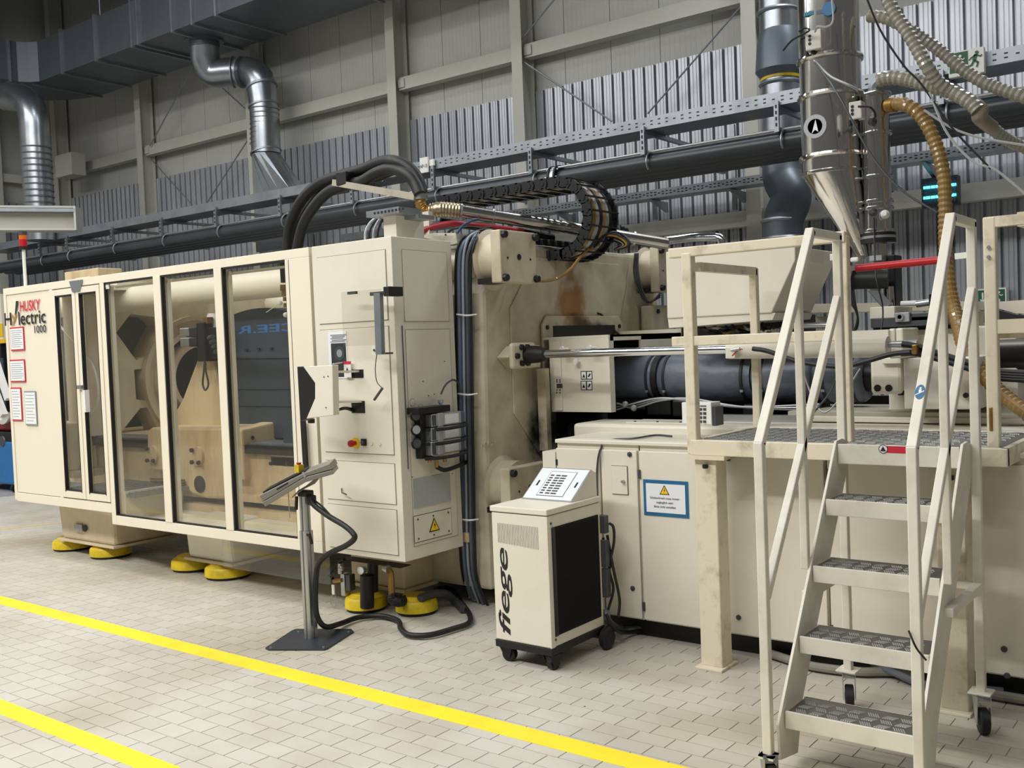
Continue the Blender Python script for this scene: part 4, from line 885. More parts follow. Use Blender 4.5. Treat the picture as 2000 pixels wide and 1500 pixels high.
# ================================================================== STATIONARY PLATEN
XP = -4.08
SP = thing('stationary_platen', 'huge cream platen casting with rust streak and oily patch where the injection unit enters', 'machine platen', (XP, CY, .12))
b = MB()
oct_ = [(5.0, .12), (5.0, 1.0), (5.03, 2.05), (5.32, 2.42), (5.45, 2.39), (6.95, 2.39), (7.1, 2.42), (7.32, 2.1), (7.32, .12)]
b.prism(oct_, 'x', XP-.75, XP); b.build('platen_body', PLATM, SP, .03)
rp = [(5.42, 2.22), (5.7, 2.3), (6.6, 2.3), (6.85, 2.22), (6.85, 1.9), (6.6, 1.72), (5.75, 1.72), (5.42, 1.35), (5.42, .95), (5.2, .8), (5.2, 2.0)]
MB().prism([(5.3, 1.95), (5.6, 2.3), (6.7, 2.3), (6.98, 1.95), (6.98, 1.2), (6.7, .9), (5.62, .9), (5.3, 1.25)], 'x', XP, XP+.01).build('raised_face', PLATM, SP, .009)
MB().prism([(5.62, 1.84), (5.68, 1.9), (6.62, 1.9), (6.68, 1.84), (6.68, 1.0), (6.5, .9), (5.75, .9), (5.62, 1.0)], 'x', XP+.02, XP+.04).build('mounting_plate', PLATM, SP, .006)
MB().box(XP+.04, XP+.042, 5.74, 6.56, .92, 1.83).build('oily_recess', DARKS, SP)
bolts(SP, [(XP+.042, y, z) for y in (5.67, 6.62) for z in (1.82, 1.05)], (1, 0, 0), .016, .01)
for (y0, z0, z1, lab, yy1) in [(4.95, 2.1, 2.43, 'front', 5.33), (6.95, 2.08, 2.43, 'rear', 7.32), (4.95, .64, .93, 'lower', 5.38)]:
    box('tie_bar_plate', PLATM, SP, XP+.08+.06, XP+.08+.14, y0, yy1, z0, z1, bevel=.008)
    MB().lathe((XP, (y0+yy1)/2, (z0+z1)/2), (1, 0, 0), [(0, .2), (.02, .17), (.14, .17)], 28).build('tie_bar_nut', PLATM, SP)
    bolts(SP, [(XP+.22, y, z) for y in (y0+.03, yy1-.02) for z in (z0+.03, z1-.03)], (1, 0, 0), .024, .03)
    MB().lathe((XP+.22, (y0+yy1)/2, (z0+z1)/2), (1, 0, 0), [(0, .02), (.003, .02)], 16).build('centre_hole', BLACK, SP)
    for dy in (.12, -.12): MB().lathe((XP+.22, (y0+yy1)/2+dy, (z0+z1)/2-.01), (1, 0, 0), [(0, .008), (.003, .008)], 10).build('screw_hole', BLACK, SP)
    MB().box(XP+.02, XP+.14, y0+.01, y0+.2, z0, z0+.035).build('dark_gap', BLACK, SP)
box('rear_square_plate', PLATM, SP, XP+.02, XP+.14, 6.98, 7.32, 1.68, 1.98, bevel=.02); bolts(SP, [(XP+.14, y, z) for y in (7.05, 7.24) for z in (1.73, 1.93)], (1, 0, 0), .018, .015)
MB().prism([(5.14, 1.63), (5.24, 1.7), (5.5, 1.7), (5.5, 1.55), (5.24, 1.55)], 'x', XP+.0, XP+.1).build('cylinder_bracket', PLATM, SP, .01)
for (p_, lab) in [(W(958, 868, x=XP), 'a')]:
    text('cast_lettering', '40671', PLATM, SP, W(940, 876, x=XP+.001), .05, face='right', ex=.003, spacing=1.3)

# cable bundle between cabinet and platen
t = thing('cable_bundle', 'thick bundle of black, grey and white cables hanging down between cabinet and platen', 'cables', W(915, 1170, y=4.98))
cb_ = [BLACKR, mat('grey_cable', '9aa1aa', .4), mat('slate_cable', '4c5560', .4), mat('blue_grey_cable', '5b6b80', .4), mat('light_grey_cable', 'b9bec4', .4), BLACKR, mat('grey_cable', '9aa1aa', .4)]
for k in range(13):
    m = cb_[k % 7]; x = 890+k*2.45; yy = 4.95+.015*(k % 3); zt = 452+(k % 5)*2+abs(k-6)*.8
    pts = [W(1000-k*3-(k % 3)*8, 452+(k % 4)*2, y=5.3), W(960-k*2, zt-4, y=5.2), W(x+22-k*.8, zt+4, y=yy+.05), W(x+6, zt+22, y=yy), W(x, 520, y=yy), W(x+1, 640, y=yy), W(x+3, 800, y=yy), W(x+6, 950, y=yy), W(x+8, 1060, y=yy), W(x+13, 1120+k, y=yy+.03), W(x+24+k, 1165+k*2, y=yy+.12)]
    MB().tube(pts, .009+.003*(k % 2), seg=7, res=5).build('cable', m, t)
for py in (614, 769, 1014): MB().tube([W(885+py*.012, py, y=4.93), W(905+py*.012, py+2, y=4.9), W(926+py*.008, py, y=4.95)], .006, seg=6).build('white_tie', WHITE, t)

# things on top: mast box, energy chain, hoses, steel pipes
ZC = 2.385
t = thing('cable_riser', 'cream square riser box with perforated trays on top of the cabinet', 'cable duct', (wx(770, 460, 4.75), 4.75, ZC))
pbox('riser_box', CREAM, t, 748, 422, 775, 470, 4.62, .26, bevel=.004)
a = W(724, 414, y=4.55); c = W(795, 418, y=4.6)
box('perforated_tray', GREYM, t, wx(726, 415, 4.6), wx(790, 415, 4.6), 4.55, 4.75, wz(760, 421, 4.6), wz(760, 409, 4.6)); box('perforated_tray', GREYM, t, wx(796, 430, 4.75), wx(828, 430, 4.75), 4.7, 4.85, wz(815, 426, 4.7), wz(815, 418, 4.7))
for k in range(9): MB().box(wx(730+7*k, 415, 4.549), wx(733+7*k, 415, 4.549), 4.547, 4.55, wz(760, 417, 4.6), wz(760, 413, 4.6)).build('tray_slot', BLACK, t)
for k, m in enumerate([mat('light_grey_cable', 'b9bec4', .4), BLACKR, mat('grey_cable', '8d939b', .4), BLACKR]):
    MB().tube([W(735+k*5, 424, y=4.7), W(722+k*7, 436, y=4.68), W(714+k*8, 452, y=4.66), W(713+k*8, 470, y=4.66)], .008).build('cable', m, t)
# big black hoses
t = thing('hose_bundle', 'three thick black rubber hoses arching over the guard into a clamp', 'hose', W(640, 470, y=5.4))
H = [[(560, 500, 5.3), (566, 440, 5.3), (590, 390, 5.3), (625, 358, 5.3), (665, 343, 5.25), (710, 330, 5.2), (745, 316, 5.15), (770, 315, 5.1), (795, 325, 5.1), (815, 348, 5.1), (824, 376, 5.1)],
     [(578, 500, 5.25), (590, 445, 5.25), (612, 405, 5.25), (640, 376, 5.25), (672, 362, 5.22), (705, 355, 5.15), (735, 338, 5.12), (765, 330, 5.1), (795, 340, 5.06), (812, 360, 5.06), (820, 380, 5.05)],
     [(572, 505, 5.4), (585, 440, 5.4), (620, 385, 5.4), (665, 355, 5.35), (705, 348, 5.3), (735, 345, 5.25), (775, 330, 5.25), (805, 350, 5.2), (822, 385, 5.2)]]
for h in H: MB().tube([W(a, b2, y=c) for a, b2, c in h], .042, seg=14).build('hose', BLACKR, t)
pbox('clamp_block', BLACK, t, 655, 337, 676, 359, 5.1, .3, bevel=.006)
MB().bar(W(655, 357, y=5.15), W(815, 385, y=5.05), .06, .045).build('support_beam', mat('dusty_aluminium', 'b3ac9c', .5, .3, dirt='8a8272', amt=.5, scale=8), t)
MB().bar(W(678, 364, y=5.15), W(684, 478, y=5.15), .02, .02).build('support_leg', GREYM, t) if False else None
t = thing('brass_elbow', 'brass elbow with corrugated metal coupling joining the black hoses to the steel pipe', 'pipe fitting', W(860, 420, y=5.1))
MB().lathe(W(821, 390, y=5.08), (0, 0, 1), [(0, .05), (.04, .05)], 20).build('hose_clamp', ALU, t)
MB().tube([W(821, 388, y=5.08), W(822, 400, y=5.08), W(830, 410, y=5.1), W(845, 414, y=5.12)], .036, seg=14, corr=.003, pitch=.014).build('elbow_body', BRASS, t)
MB().tube([W(840, 413, y=5.12), W(862, 409, y=5.16), W(898, 412, y=5.24)], .05, seg=16, corr=.004, pitch=.02).build('coupling', mat('tarnished_metal', 'b2a68c', .35, .85, dirt='7a6a48', amt=.6, scale=15), t)
SPY = [(898, 412, 5.24), (1100, 443, 5.9), (1300, 476, 6.7)]
t = thing('steel_pipe', 'long shiny steel pipe running back over the top of the platens', 'pipe', W(1100, 460, y=5.9))
MB().tube([W(*q[:2], y=q[2]) for q in SPY], .045, seg=16, smooth=False).build('pipe_body', STEELP, t)
for q in [(900, 413, 5.24), (963, 423, 5.45), (1238, 466, 6.45), (1200, 460, 6.3)]:
    MB().tube([W(q[0]-2, q[1], y=q[2]), W(q[0]+2, q[1]+.5, y=q[2]+.01)], .056, seg=16, smooth=False).build('pipe_clamp', ALU, t)
MB().tube([W(860, 432, y=5.2), W(1000, 452, y=5.6), W(1080, 466, y=5.9)], .03, seg=12).build('lower_pipe', DARKS, t)
o = MB().tube([W(1300, 470, y=7.0), W(1350, 464, y=7.2), W(1395, 463, y=7.3), W(1407, 466, y=7.3), W(1411, 480, y=7.3)], .035, seg=14).build('bent_pipe', CHROME); tag(o, 'bright bent steel pipe ending in an elbow above the injection hood', 'pipe')
# red hose
t = thing('red_hose', 'red hose curving over the platen beside the steel pipe', 'hose', W(860, 455, y=5.1))
MB().tube([W(800, 466, y=4.98), W(830, 449, y=5.02), W(860, 440, y=5.08), (W(890, 437, y=5.15)), W(930, 441, y=5.3), W(1000, 449, y=5.5), W(1020, 452, y=5.6)], .022, seg=12).build('hose', mat('dull_red_rubber', '8e1a26', .45), t)
for q, m in [([(893, 455, 5.0), (905, 440, 5.05), (925, 430, 5.1), (935, 428, 5.15)], mat('blue_cable', '38506e', .4)), ([(870, 460, 5.0), (885, 447, 5.05), (915, 444, 5.1), (940, 446, 5.2), (960, 444, 5.3)], BLACKR)]:
    MB().tube([W(a, b2, y=c) for a, b2, c in q], .009).build('cable', m, t)
o = MB().box(wx(833, 470, 5.05), wx(845, 470, 5.05), 5.02, 5.06, 2.2, 2.62).build('upright_profile', mat('pale_upright', 'c9c6ba', .5)); tag(o, 'pale upright steel profile supporting the hose elbow behind the cabinet', 'post')
tr = MB().prism([(p.x, p.z) for p in [W(*q, y=5.0) for q in [(820, 462), (845, 455), (890, 455), (893, 475), (880, 478)]]], 'y', 5.0, 5.3).build('crumpled_sheet', mat('crumpled_film', 'c9c5b6', .5, bump=.8, bscale=18)); tag(tr, 'crumpled pale protective sheet lying on top behind the cabinet', 'sheet')
# energy chain: straight run then a big loop
t = thing('energy_chain', 'black plastic energy chain running along the machine and curling down in a big loop', 'cable chain', W(1080, 470, y=5.6))
yc0, yc1 = 5.75, 6.1
z_t = wz(900, 385, 5.75); xl = wx(868, 385, 5.75); xr = wx(1085, 378, 5.75)
Rr = .25; zc_ = z_t-Rr+.02
def link(c, ang, y0, y1, name='chain_link'):
    dx, dz = math.cos(ang), math.sin(ang); nx, nz = -dz, dx; l, h = .058, .036
    b = MB()
    for y in (y0, y1-.02):
        for f0, f1, hh in ((-1, .5, h), (-.4, 1, h*.8)):
            dy = 0 if f0 == -1 else .008
            b.prism([(c[0]+dx*l*f0+nx*-hh, c[1]+dz*l*f0+nz*-hh), (c[0]+dx*l*f1+nx*-hh, c[1]+dz*l*f1+nz*-hh), (c[0]+dx*l*(f1+.2), c[1]+dz*l*(f1+.2)), (c[0]+dx*l*f1+nx*hh, c[1]+dz*l*f1+nz*hh), (c[0]+dx*l*f0+nx*hh, c[1]+dz*l*f0+nz*hh)], 'y', y+dy, y+dy+.014)
    for s_ in (-1, 1): b.bar((c[0]+nx*h*s_*.9, y0, c[1]+nz*h*s_*.9), (c[0]+nx*h*s_*.9, y1, c[1]+nz*h*s_*.9), .022, .01)
    b.lathe((c[0], y0-.004, c[1]), (0, 1, 0), [(0, .016), (.01, .02)], 10)
    return b.build(name, CHAIN, t)
n = int((xr-xl)/.105)
for k in range(n+1): link((xl+(xr-xl)*k/n, z_t+.0), 0, yc0, yc1)
for k in range(1, 9):
    a = pi/2-pi*k/9*1.05; link((xr+Rr*math.cos(a), z_t-Rr+Rr*math.sin(a)), a-pi/2, yc0, yc1)
for k in range(2): link((xr-.02-k*.11, z_t-2*Rr), pi, yc0, yc1)
for k in range(7):
    yy = yc0+.05+k*.042; m = [BLACKR, BROWNH, LGREY, BLACKR, mat('tan_cable', 'a58555', .4), LGREY, BLACKR][k]
    MB().tube([(xl, yy, z_t), ((xl+xr)/2, yy, z_t), (xr, yy, z_t)]+[(xr+Rr*math.cos(pi/2-pi*j/8), yy, z_t-Rr+Rr*math.sin(pi/2-pi*j/8)) for j in range(1, 9)]+[(xr-.2, yy, z_t-2*Rr)], .014, seg=6, res=5).build('carried_cable', m, t)
t = thing('connector_block', 'cluster of black fittings and silver block on top of the platen under the chain loop', 'connector', W(1190, 480, y=6.3))
pbox('silver_block', ALU, t, 1186, 440, 1198, 452, 6.3, .1, bevel=.004)
for k in range(7): MB().lathe(W(1180+7*k, 436+3*k, y=6.3+.03*k), (0, 0, 1), [(-.03, .02), (0, .028), (.03, .02)], 10).build('black_fitting', BLACK, t)
for k in range(8): pbox('black_plug', DARKS, t, 1020+k*14, 464+k*1.6, 1032+k*14, 474+k*1.6, 5.6+.05*k, .08, bevel=.006)
for k in range(6):
    MB().tube([W(1120+k*8, 488-k, y=5.9), W(1160+k*6, 470-k*3, y=6.0), W(1190+k*5, 462-k*2+6, y=6.1), W(1215+k*3, 478, y=6.1), W(1200, 488, y=6.1)], .009, seg=6).build('looped_cable', [BLACKR, LGREY, BLACKR, mat('yellow_tube', 'c9932e', .4), DGREY, BLACKR][k], t)
o = MB().tube([W(1016, 530, y=5.35), W(1032, 543, y=5.35), W(1060, 549, y=5.45), W(1090, 543, y=5.6), W(1115, 525, y=5.7), W(1135, 500, y=5.8), W(1150, 486, y=5.9), W(1170, 478, y=6)], .011).build('amber_tube', BROWNH); tag(o, 'amber plastic tube sagging across the top of the platen', 'tube')
o = MB().tube([W(1150, 655, y=6.3), W(1152, 630, y=6.3), W(1160, 613, y=6.35), W(1175, 615, y=6.4), W(1190, 635, y=6.5), W(1210, 655, y=6.6)], .008).build('thin_black_cable', BLACKR); tag(o, 'thin black cable arching over the nozzle guard', 'cable')
for k in range(3):
    o = MB().tube([W(1240+3*k, 495, y=6.9), W(1238+4*k, 530, y=6.85), W(1245+5*k, 560+4*k, y=6.8), W(1262+4*k, 590, y=6.8), W(1290, 580-4*k, y=6.85)], .007, seg=6).build('thin_black_cable', BLACKR); tag(o, 'thin black cable hanging from the rear upper tie bar plate, %s of three' % ['the leftmost', 'the middle one', 'the rightmost'][k], 'cable', 'thin cables at the rear upper tie bar plate')

# ================================================================== INJECTION UNIT
t = thing('nozzle_guard', 'cream box guard around the injection nozzle with small warning stickers', 'machine guard', (-3.75, 5.6, 1.24))
gy = 5.6
box('front_plate', CREAM, t, XP+.1, -3.5, gy, gy+.02, 1.24, 1.735, bevel=.003); box('hinge_plate', CREAM, t, XP+.14, XP+.2, gy-.012, gy, 1.25, 1.72, bevel=.003)
box('top_plate', CREAM, t, XP+.05, -3.5, gy, gy+1.0, 1.735, 1.75); box('rear_plate', CREAM, t, XP+.05, -3.4, gy+1.0, gy+1.02, 1.24, 1.78)
b = MB().box(-3.52, -3.5, gy+.02, gy+.06, 1.24, 1.735).box(-3.52, -3.5, gy+.42, gy+1.0, 1.62, 1.735).box(-3.52, -3.5, gy+.02, gy+1.0, 1.71, 1.75); b.build('side_frame', CREAM, t)
box('dark_inside', BLACK, t, XP+.06, -3.53, gy+.7, gy+.72, 1.26, 1.72)
for q, yy in [((1096, 682), 5.5), ((1150, 680), 5.5), ((1123, 706), 5.56)]:
    MB().lathe(W(*q, y=yy), (.3, 1, 0), [(0, .02), (.012, .02), (.014, .008), (.06, .008)], 16).build('knob', WHITE, t)
for k, (z_0, z_1) in enumerate([(725, 741), (744, 762)]):
    pbox('sticker', INK, t, 1134, z_0, 1157, z_1, gy-.002, .002); pbox('sticker_field', PAPER, t, 1135.5, z_0+1.5, 1144.5, z_1-1.5, gy-.004, .002); pbox('sticker_field', PAPER, t, 1146.5, z_0+1.5, 1155.5, z_1-1.5, gy-.004, .002)
    c = W(1140, (z_0+z_1)/2+1, y=gy-.005); MB().add([(c.x-.012, c.y, c.z-.012), (c.x+.012, c.y, c.z-.012), (c.x, c.y, c.z+.014)], [(0, 1, 2)]).build('small_triangle', INK, t)
    c = W(1151, (z_0+z_1)/2, y=gy-.005); MB().add([(c.x-.013, c.y, c.z-.01), (c.x-.002, c.y, c.z-.012), (c.x+.013, c.y, c.z+.01), (c.x, c.y, c.z+.013)], [(0, 1, 2, 3)]).build('pictogram', INK, t)
for dx in (1088, 1094): 
    for py in (742, 746, 762, 767): MB().lathe(W(dx, py, y=gy-.012), (0, -1, 0), [(0, .005), (.004, .005)], 8).build('rivet', DGREY, t)
pbox('hinge', DGREY, t, 1087, 750, 1097, 758, gy-.02, .01)
pbox('post', PLATM, t, 1048, 720, 1070, 880, 5.5, .05)
# barrel with insulating jackets
BY, BZ = 6.1, 1.44
t = thing('injection_barrel', 'injection barrel wrapped in charcoal insulation jackets', 'machine barrel', (-2.8, BY, 1.28))
MB().cyl((-4.0, BY, BZ), (-1.75, BY, BZ), .1).build('barrel_core', DARKS, t)
edges = [-3.48, -3.08, -2.62, -2.30, -1.93]
edges = [wx(1195, 740, BY), wx(1298, 740, BY), wx(1483, 740, BY), wx(1600, 740, BY), wx(1697, 740, BY)]
for i in range(4):
    a, c = edges[i]+.006, edges[i+1]-.006; pr = []; n = 14
    for k in range(n+1):
        f = k/n; pr.append(((c-a)*f, .158+.008*math.sin(pi*f)+random.uniform(-.003, .003)-(.012 if k in (0, n) else 0)))
    MB().lathe((a, BY, BZ), (1, 0, 0), pr, 36).build('insulation_jacket', JACKET, t, sharp=60)
    for dx in (.06, c-a-.06): MB().lathe((a+dx, BY, BZ), (1, 0, 0), [(0, .168), (.018, .169), (.018, .160)], 32, caps=False).build('strap', mat('black_strap', '22252a', .6), t)
    for dx in (.065, c-a-.055): box('buckle', ALU, t, a+dx, a+dx+.02, BY-.166, BY-.155, BZ-.09, BZ-.075)
b = MB(); b.lathe((edges[1]-.02, BY, BZ), (1, 0, 0), [(0, .172), (.04, .172)], 30); b.build('dark_band', BLACKR, t)
# under the barrel: carriage rails, dark machinery
t = thing('carriage_machinery', 'dark oily carriage parts, cables and rail below the barrel', 'machine carriage', (-2.8, 6.0, 1.1))
box('dark_backplate', DARKS, t, -4.0, -1.5, 6.35, 6.4, .95, 1.3)
box('dark_sill', DARKS, t, -3.95, -1.4, 5.75, 6.4, 1.0, 1.13)
for q in [(1198, 780, 1260, 802), (1262, 776, 1310, 812), (1312, 782, 1345, 815), (1450, 790, 1500, 815), (1540, 790, 1600, 806), (1690, 805, 1770, 820)]: pbox('dark_block', DARKS, t, *q, 5.95, .2, bevel=.01)
for k in range(5):
    MB().tube([W(1205, 800-k*3, y=5.8), W(1240, 788+k*2, y=5.8), W(1290, 778+k, y=5.78), W(1350, 783-k, y=5.8), W(1450, 795, y=5.8), W(1600, 790+k*3, y=5.8)], .008, seg=6).build('loose_cable', [LGREY, BLACKR, ALU, BLACKR, LGREY][k], t)
for q in [(1221, 790), (1238, 797)]: MB().sphere(W(*q, y=5.78), .022, 10).build('fitting', LGREY, t)
# bright guide profile and carriage base in front of it
o = MB().box(wx(1398, 820, 5.7), wx(1560, 820, 5.7), 5.68, 5.74, wz(1450, 825, 5.7), wz(1450, 810, 5.7)).build('guide_profile', ALU); tag(o, 'bright aluminium guide profile lying behind the platform deck', 'profile')
t = thing('slide_bed', 'cream slide base under the injection unit behind the platform', 'machine base', (-1.6, 5.8, .9))
pbox('slide_base', CREAM, t, 1538, 803, 2010, 826, 5.72, .7, bevel=.006); pbox('slide_step', CREAM, t, 1530, 812, 2010, 830, 5.69, .7, bevel=.006)
box('bed_block', CREAM, t, -2.9, .2, 5.75, 6.6, .2, 1.1)
# injection cylinder, rods
t = thing('carriage_rod', 'polished chrome traverse rod running from the platen to the cream cylinder', 'piston rod', (-3.0, 5.3, 1.61))
ry = 5.3
MB().cyl((XP+.25, ry, 1.64), (wx(1420, 683, ry), ry, 1.633), .026, seg=20).build('rod', CHROME, t)
MB().lathe((XP+.13, ry, 1.64), (1, 0, 0), [(0, .06), (.1, .055), (.15, .04)], 20).build('black_boot', BLACKR, t)
box('rod_flange', PLATM, t, XP+.1, XP+.14, ry-.16, ry+.1, 1.55, 1.72, bevel=.02)
bolts(t, [(XP+.14, ry-.12, 1.635)]+[(XP+.14, ry+dy, z) for dy in (-.07, -.01) for z in (1.69, 1.585)], (1, 0, 0), .02, .02)
t = thing('traverse_cylinder', 'long cream hydraulic cylinder behind the platform rails', 'cylinder', (-2.0, ry, 1.56))
MB().cyl((wx(1425, 683, ry), ry, 1.633), (wx(1735, 680, ry), ry, 1.62), .055, seg=24).build('cylinder_tube', CREAM, t)
pbox('upper_rail', CREAM, t, 1450, 655, 1735, 662, 5.6, .05); MB().cyl(W(1500, 640, y=5.9), W(1735, 660, y=5.9), .016).build('thin_tube', CREAM, t) if False else None
pbox('lower_rail', CREAM, t, 1470, 690, 1735, 694, 5.35, .02)
pbox('sensor_bracket', CREAM, t, 1416, 679, 1436, 700, 5.2, .06, bevel=.004); MB().tube([W(1430, 695, y=5.18), W(1440, 685, y=5.18), W(1450, 682, y=5.18)], .004).build('red_wire', RED, t); MB().cyl(W(1428, 684, y=5.18), W(1445, 681, y=5.18), .01).build('sensor', ALU, t)
o = MB().tube([W(1470, 681, y=5.15), W(1500, 686, y=5.15), W(1560, 706, y=5.15), W(1640, 716, y=5.15), W(1690, 706, y=5.15), W(1740, 692, y=5.15), W(1778, 688, y=5.15)], .013).build('black_hose', BLACKR); tag(o, 'black hose drooping along the front of the insulated barrel', 'hose')
# injection housing at the right (feed throat block)
t = thing('feed_housing', 'cream feed housing with front plate showing two dark holes, right of the barrel', 'machine housing', (-1.5, 5.8, 1.0))
pbox('rear_block', CREAM, t, 1732, 644, 1990, 830, 5.95, .5, bevel=.01)
pbox('front_plate_block', CREAM, t, 1698, 688, 1762, 770, 5.6, .3, bevel=.02)
pbox('plate_ledge', CREAM, t, 1722, 700, 1760, 710, 5.57, .05, bevel=.004); pbox('dark_gap', BLACK, t, 1752, 705, 1764, 772, 5.62, .2)
bolts(t, [W(1714, 758, y=5.6), W(1736, 758, y=5.6)], (0, -1, 0), .02, .003)
pbox('clamp_block', CREAM, t, 1735, 642, 1748, 668, 5.62, .3, bevel=.01); pbox('clamp_block', CREAM, t, 1749, 641, 1764, 670, 5.6, .3, bevel=.01); pbox('cylinder_mount', CREAM, t, 1735, 669, 1764, 700, 5.4, .3, bevel=.01)
MB().lathe(W(1793, 716, y=5.93), (0, -1, 0), [(0, .05), (.01, .045), (.02, .04)], 24).build('round_boss', CREAM, t); MB().lathe(W(1795, 717, y=5.9), (0, -1, 0), [(0, .016), (.01, .016)], 12).build('boss_screw', BLACK, t)
pbox('side_wall', CREAM, t, 1764, 700, 1910, 800, 5.5, .5, bevel=.006); pbox('slot_surround', PLATM, t, 1876, 715, 1898, 778, 5.47, .03, bevel=.02); MB().lathe(W(1887, 772, y=5.465), (0, -1, 0), [(0, .014), (.01, .014)], 10).build('slot_screw', BLACK, t)
MB().lathe(W(1768, 672, y=5.3), (1, 0, 0), [(-.1, .015), (0, .02), (.06, .02)], 12).build('hose_fitting', ALU, t)
for pts in ([(1762, 672), (1790, 676), (1820, 686), (1870, 702), (1905, 712)], [(1760, 690), (1790, 690), (1840, 703), (1900, 722)]): MB().tube([W(*q, y=5.25) for q in pts], .016).build('hydraulic_hose', BLACKR, t)
pbox('hose_clamp', BRASS, t, 1780, 673, 1791, 692, 5.2, .06, bevel=.006)
t = thing('metering_slide', 'dark slide gate assembly with round port below the hopper', 'machine housing', (-1.7, 5.9, 1.72))
pbox('cream_block', CREAM, t, 1698, 600, 1748, 622, 5.9, .35, bevel=.006); pbox('grey_slide', DGREY, t, 1700, 622, 1860, 634, 5.88, .35, bevel=.004); pbox('port_block', LGREY, t, 1748, 611, 1776, 628, 5.86, .06, bevel=.004); pbox('grey_slide', DGREY, t, 1778, 611, 1830, 626, 5.88, .3, bevel=.006); pbox('dark_support', DARKS, t, 1705, 634, 1870, 641, 5.95, .3)
MB().lathe(W(1758, 619, y=5.86), (0, -1, 0), [(0, .022), (.012, .022), (.012, .012), (0, .012)], 18).build('round_port', ALU, t)
pbox('dark_column', DARKS, t, 1814, 575, 1850, 640, 5.95, .2); 
MB().cyl(W(1790, 594, y=6), W(1816, 590, y=6), .02).build('tube_coupling', ALU, t); MB().cyl(W(1760, 593, y=6), W(1790, 592, y=6), .015).build('tube_coupling', WHITE, t)
t = thing('drive_motor', 'dark round drive motor and hoses behind the right platform frame', 'motor', W(1965, 740, y=6.0))
MB().lathe(W(1940, 690, y=6.1), (1, 0, 0), [(0, .1), (.02, .17), (.5, .17), (.55, .12)], 32).build('motor_body', mat('dark_glossy_steel', '3b3a38', .25, .8), t)
for k in range(4): MB().tube([W(1920, 715+k*5, y=5.8), W(1950, 724+k*5, y=5.8), W(2010, 728+k*5, y=5.8)], .014).build('hose', BLACKR, t)
# sloped hood boxes
t = thing('injection_hood', 'big cream tapered hood box above the barrel, behind the platform rail', 'machine hood', (-2.7, 5.6, 1.83))
hy = 5.6
P_ = [W(*q, y=hy) for q in [(1300, 492), (1553, 481), (1553, 508), (1507, 611), (1303, 622)]]
hb = [(p.x, p.z) for p in P_]; bk = W(1632, 519, x=hb[1][0]).y
n = 5; vs = [(x, hy, z) for x, z in hb]+[(x, bk, z) for x, z in hb]
MB().prism(hb, 'y', hy, hy+.62).build('hood_body', CREAM, t, .006)
MB().prism([(hb[0][0]+.0, hb[4][1]-.06), (hb[3][0], hb[3][1]-.04), (hb[3][0]+.02, hb[3][1]), (hb[4][0], hb[4][1])], 'y', hy+.01, hy+.6).build('lower_lip', CREAM, t)
pbox('white_latch', WHITE, t, 1620, 496, 1632, 509, 5.9, .04, bevel=.005)
t = thing('cable_nest', 'dark tangle of heater cables and connectors below the hood', 'cables', W(1400, 650, y=6.0))
pbox('dark_backing', DARKS, t, 1330, 626, 1560, 660, 6.2, .3)
for k in range(16): MB().tube([W(1345+k*12, 632+(k*7) % 12, y=5.9+.01*k), W(1370+k*10, 640+(k*5) % 14, y=5.85), W(1400+k*9, 655-(k*3) % 16, y=5.95), W(1430+k*8, 648+(k % 4)*3, y=5.95)], .009, seg=6).build('cable', [BLACKR, DGREY, BLACKR, LGREY, BLACKR, mat('ochre_cable', '8a6a2a', .5)][k % 6], t)
pbox('white_connector', WHITE, t, 1484, 645, 1504, 655, 5.85, .06, bevel=.005); pbox('grey_connector', LGREY, t, 1505, 642, 1520, 655, 5.85, .06, bevel=.005)
MB().cyl(W(1545, 637, y=5.9), W(1620, 635, y=5.9), .018).build('silver_tube', ALU, t)
o = MB().box(-3.4, -2.7, 6.45, 6.9, .9, 1.84).build('hood_support', CREAM); tag(o, 'cream support block behind the nozzle guard under the hood', 'machine housing')
# white upper conveyor-like cover in the right background
b = MB().prism([(p.x, p.z) for p in [W(*q, y=6.6) for q in [(1562, 594), (1900, 588), (1905, 605), (1562, 611)]]], 'y', 6.6, 7.2).build('white_cover', CREAM2); tag(b, 'long pale cover running behind the slide gate', 'machine cover')
box('cover_leg', CREAM2, b, -2.6, -2.4, 6.8, 7.0, 0, 1.82); box('cover_leg', CREAM2, b, -1.6, -1.4, 6.8, 7.0, 0, 1.8)
pr = [(p.x, p.z) for p in [W(*q, y=6.2) for q in [(1925, 591), (2040, 583), (2040, 614), (1985, 612), (1955, 604), (1925, 595)]]]
b = MB().prism(pr, 'y', 6.2, 6.8).build('curved_cover', CREAM2); tag(b, 'cream cover with curved underside at the right edge', 'machine cover')
t = thing('black_tarpaulin', 'black rubber sheet hanging under the curved cover at the right edge', 'sheet', W(1970, 625, y=6.2))
MB().prism([(p.x, p.z) for p in [W(*q, y=6.1) for q in [(1922, 598), (1955, 607), (1985, 615), (2040, 618), (2040, 630), (1922, 630)]]], 'y', 6.1, 6.15).build('sheet', BLACKR, t)

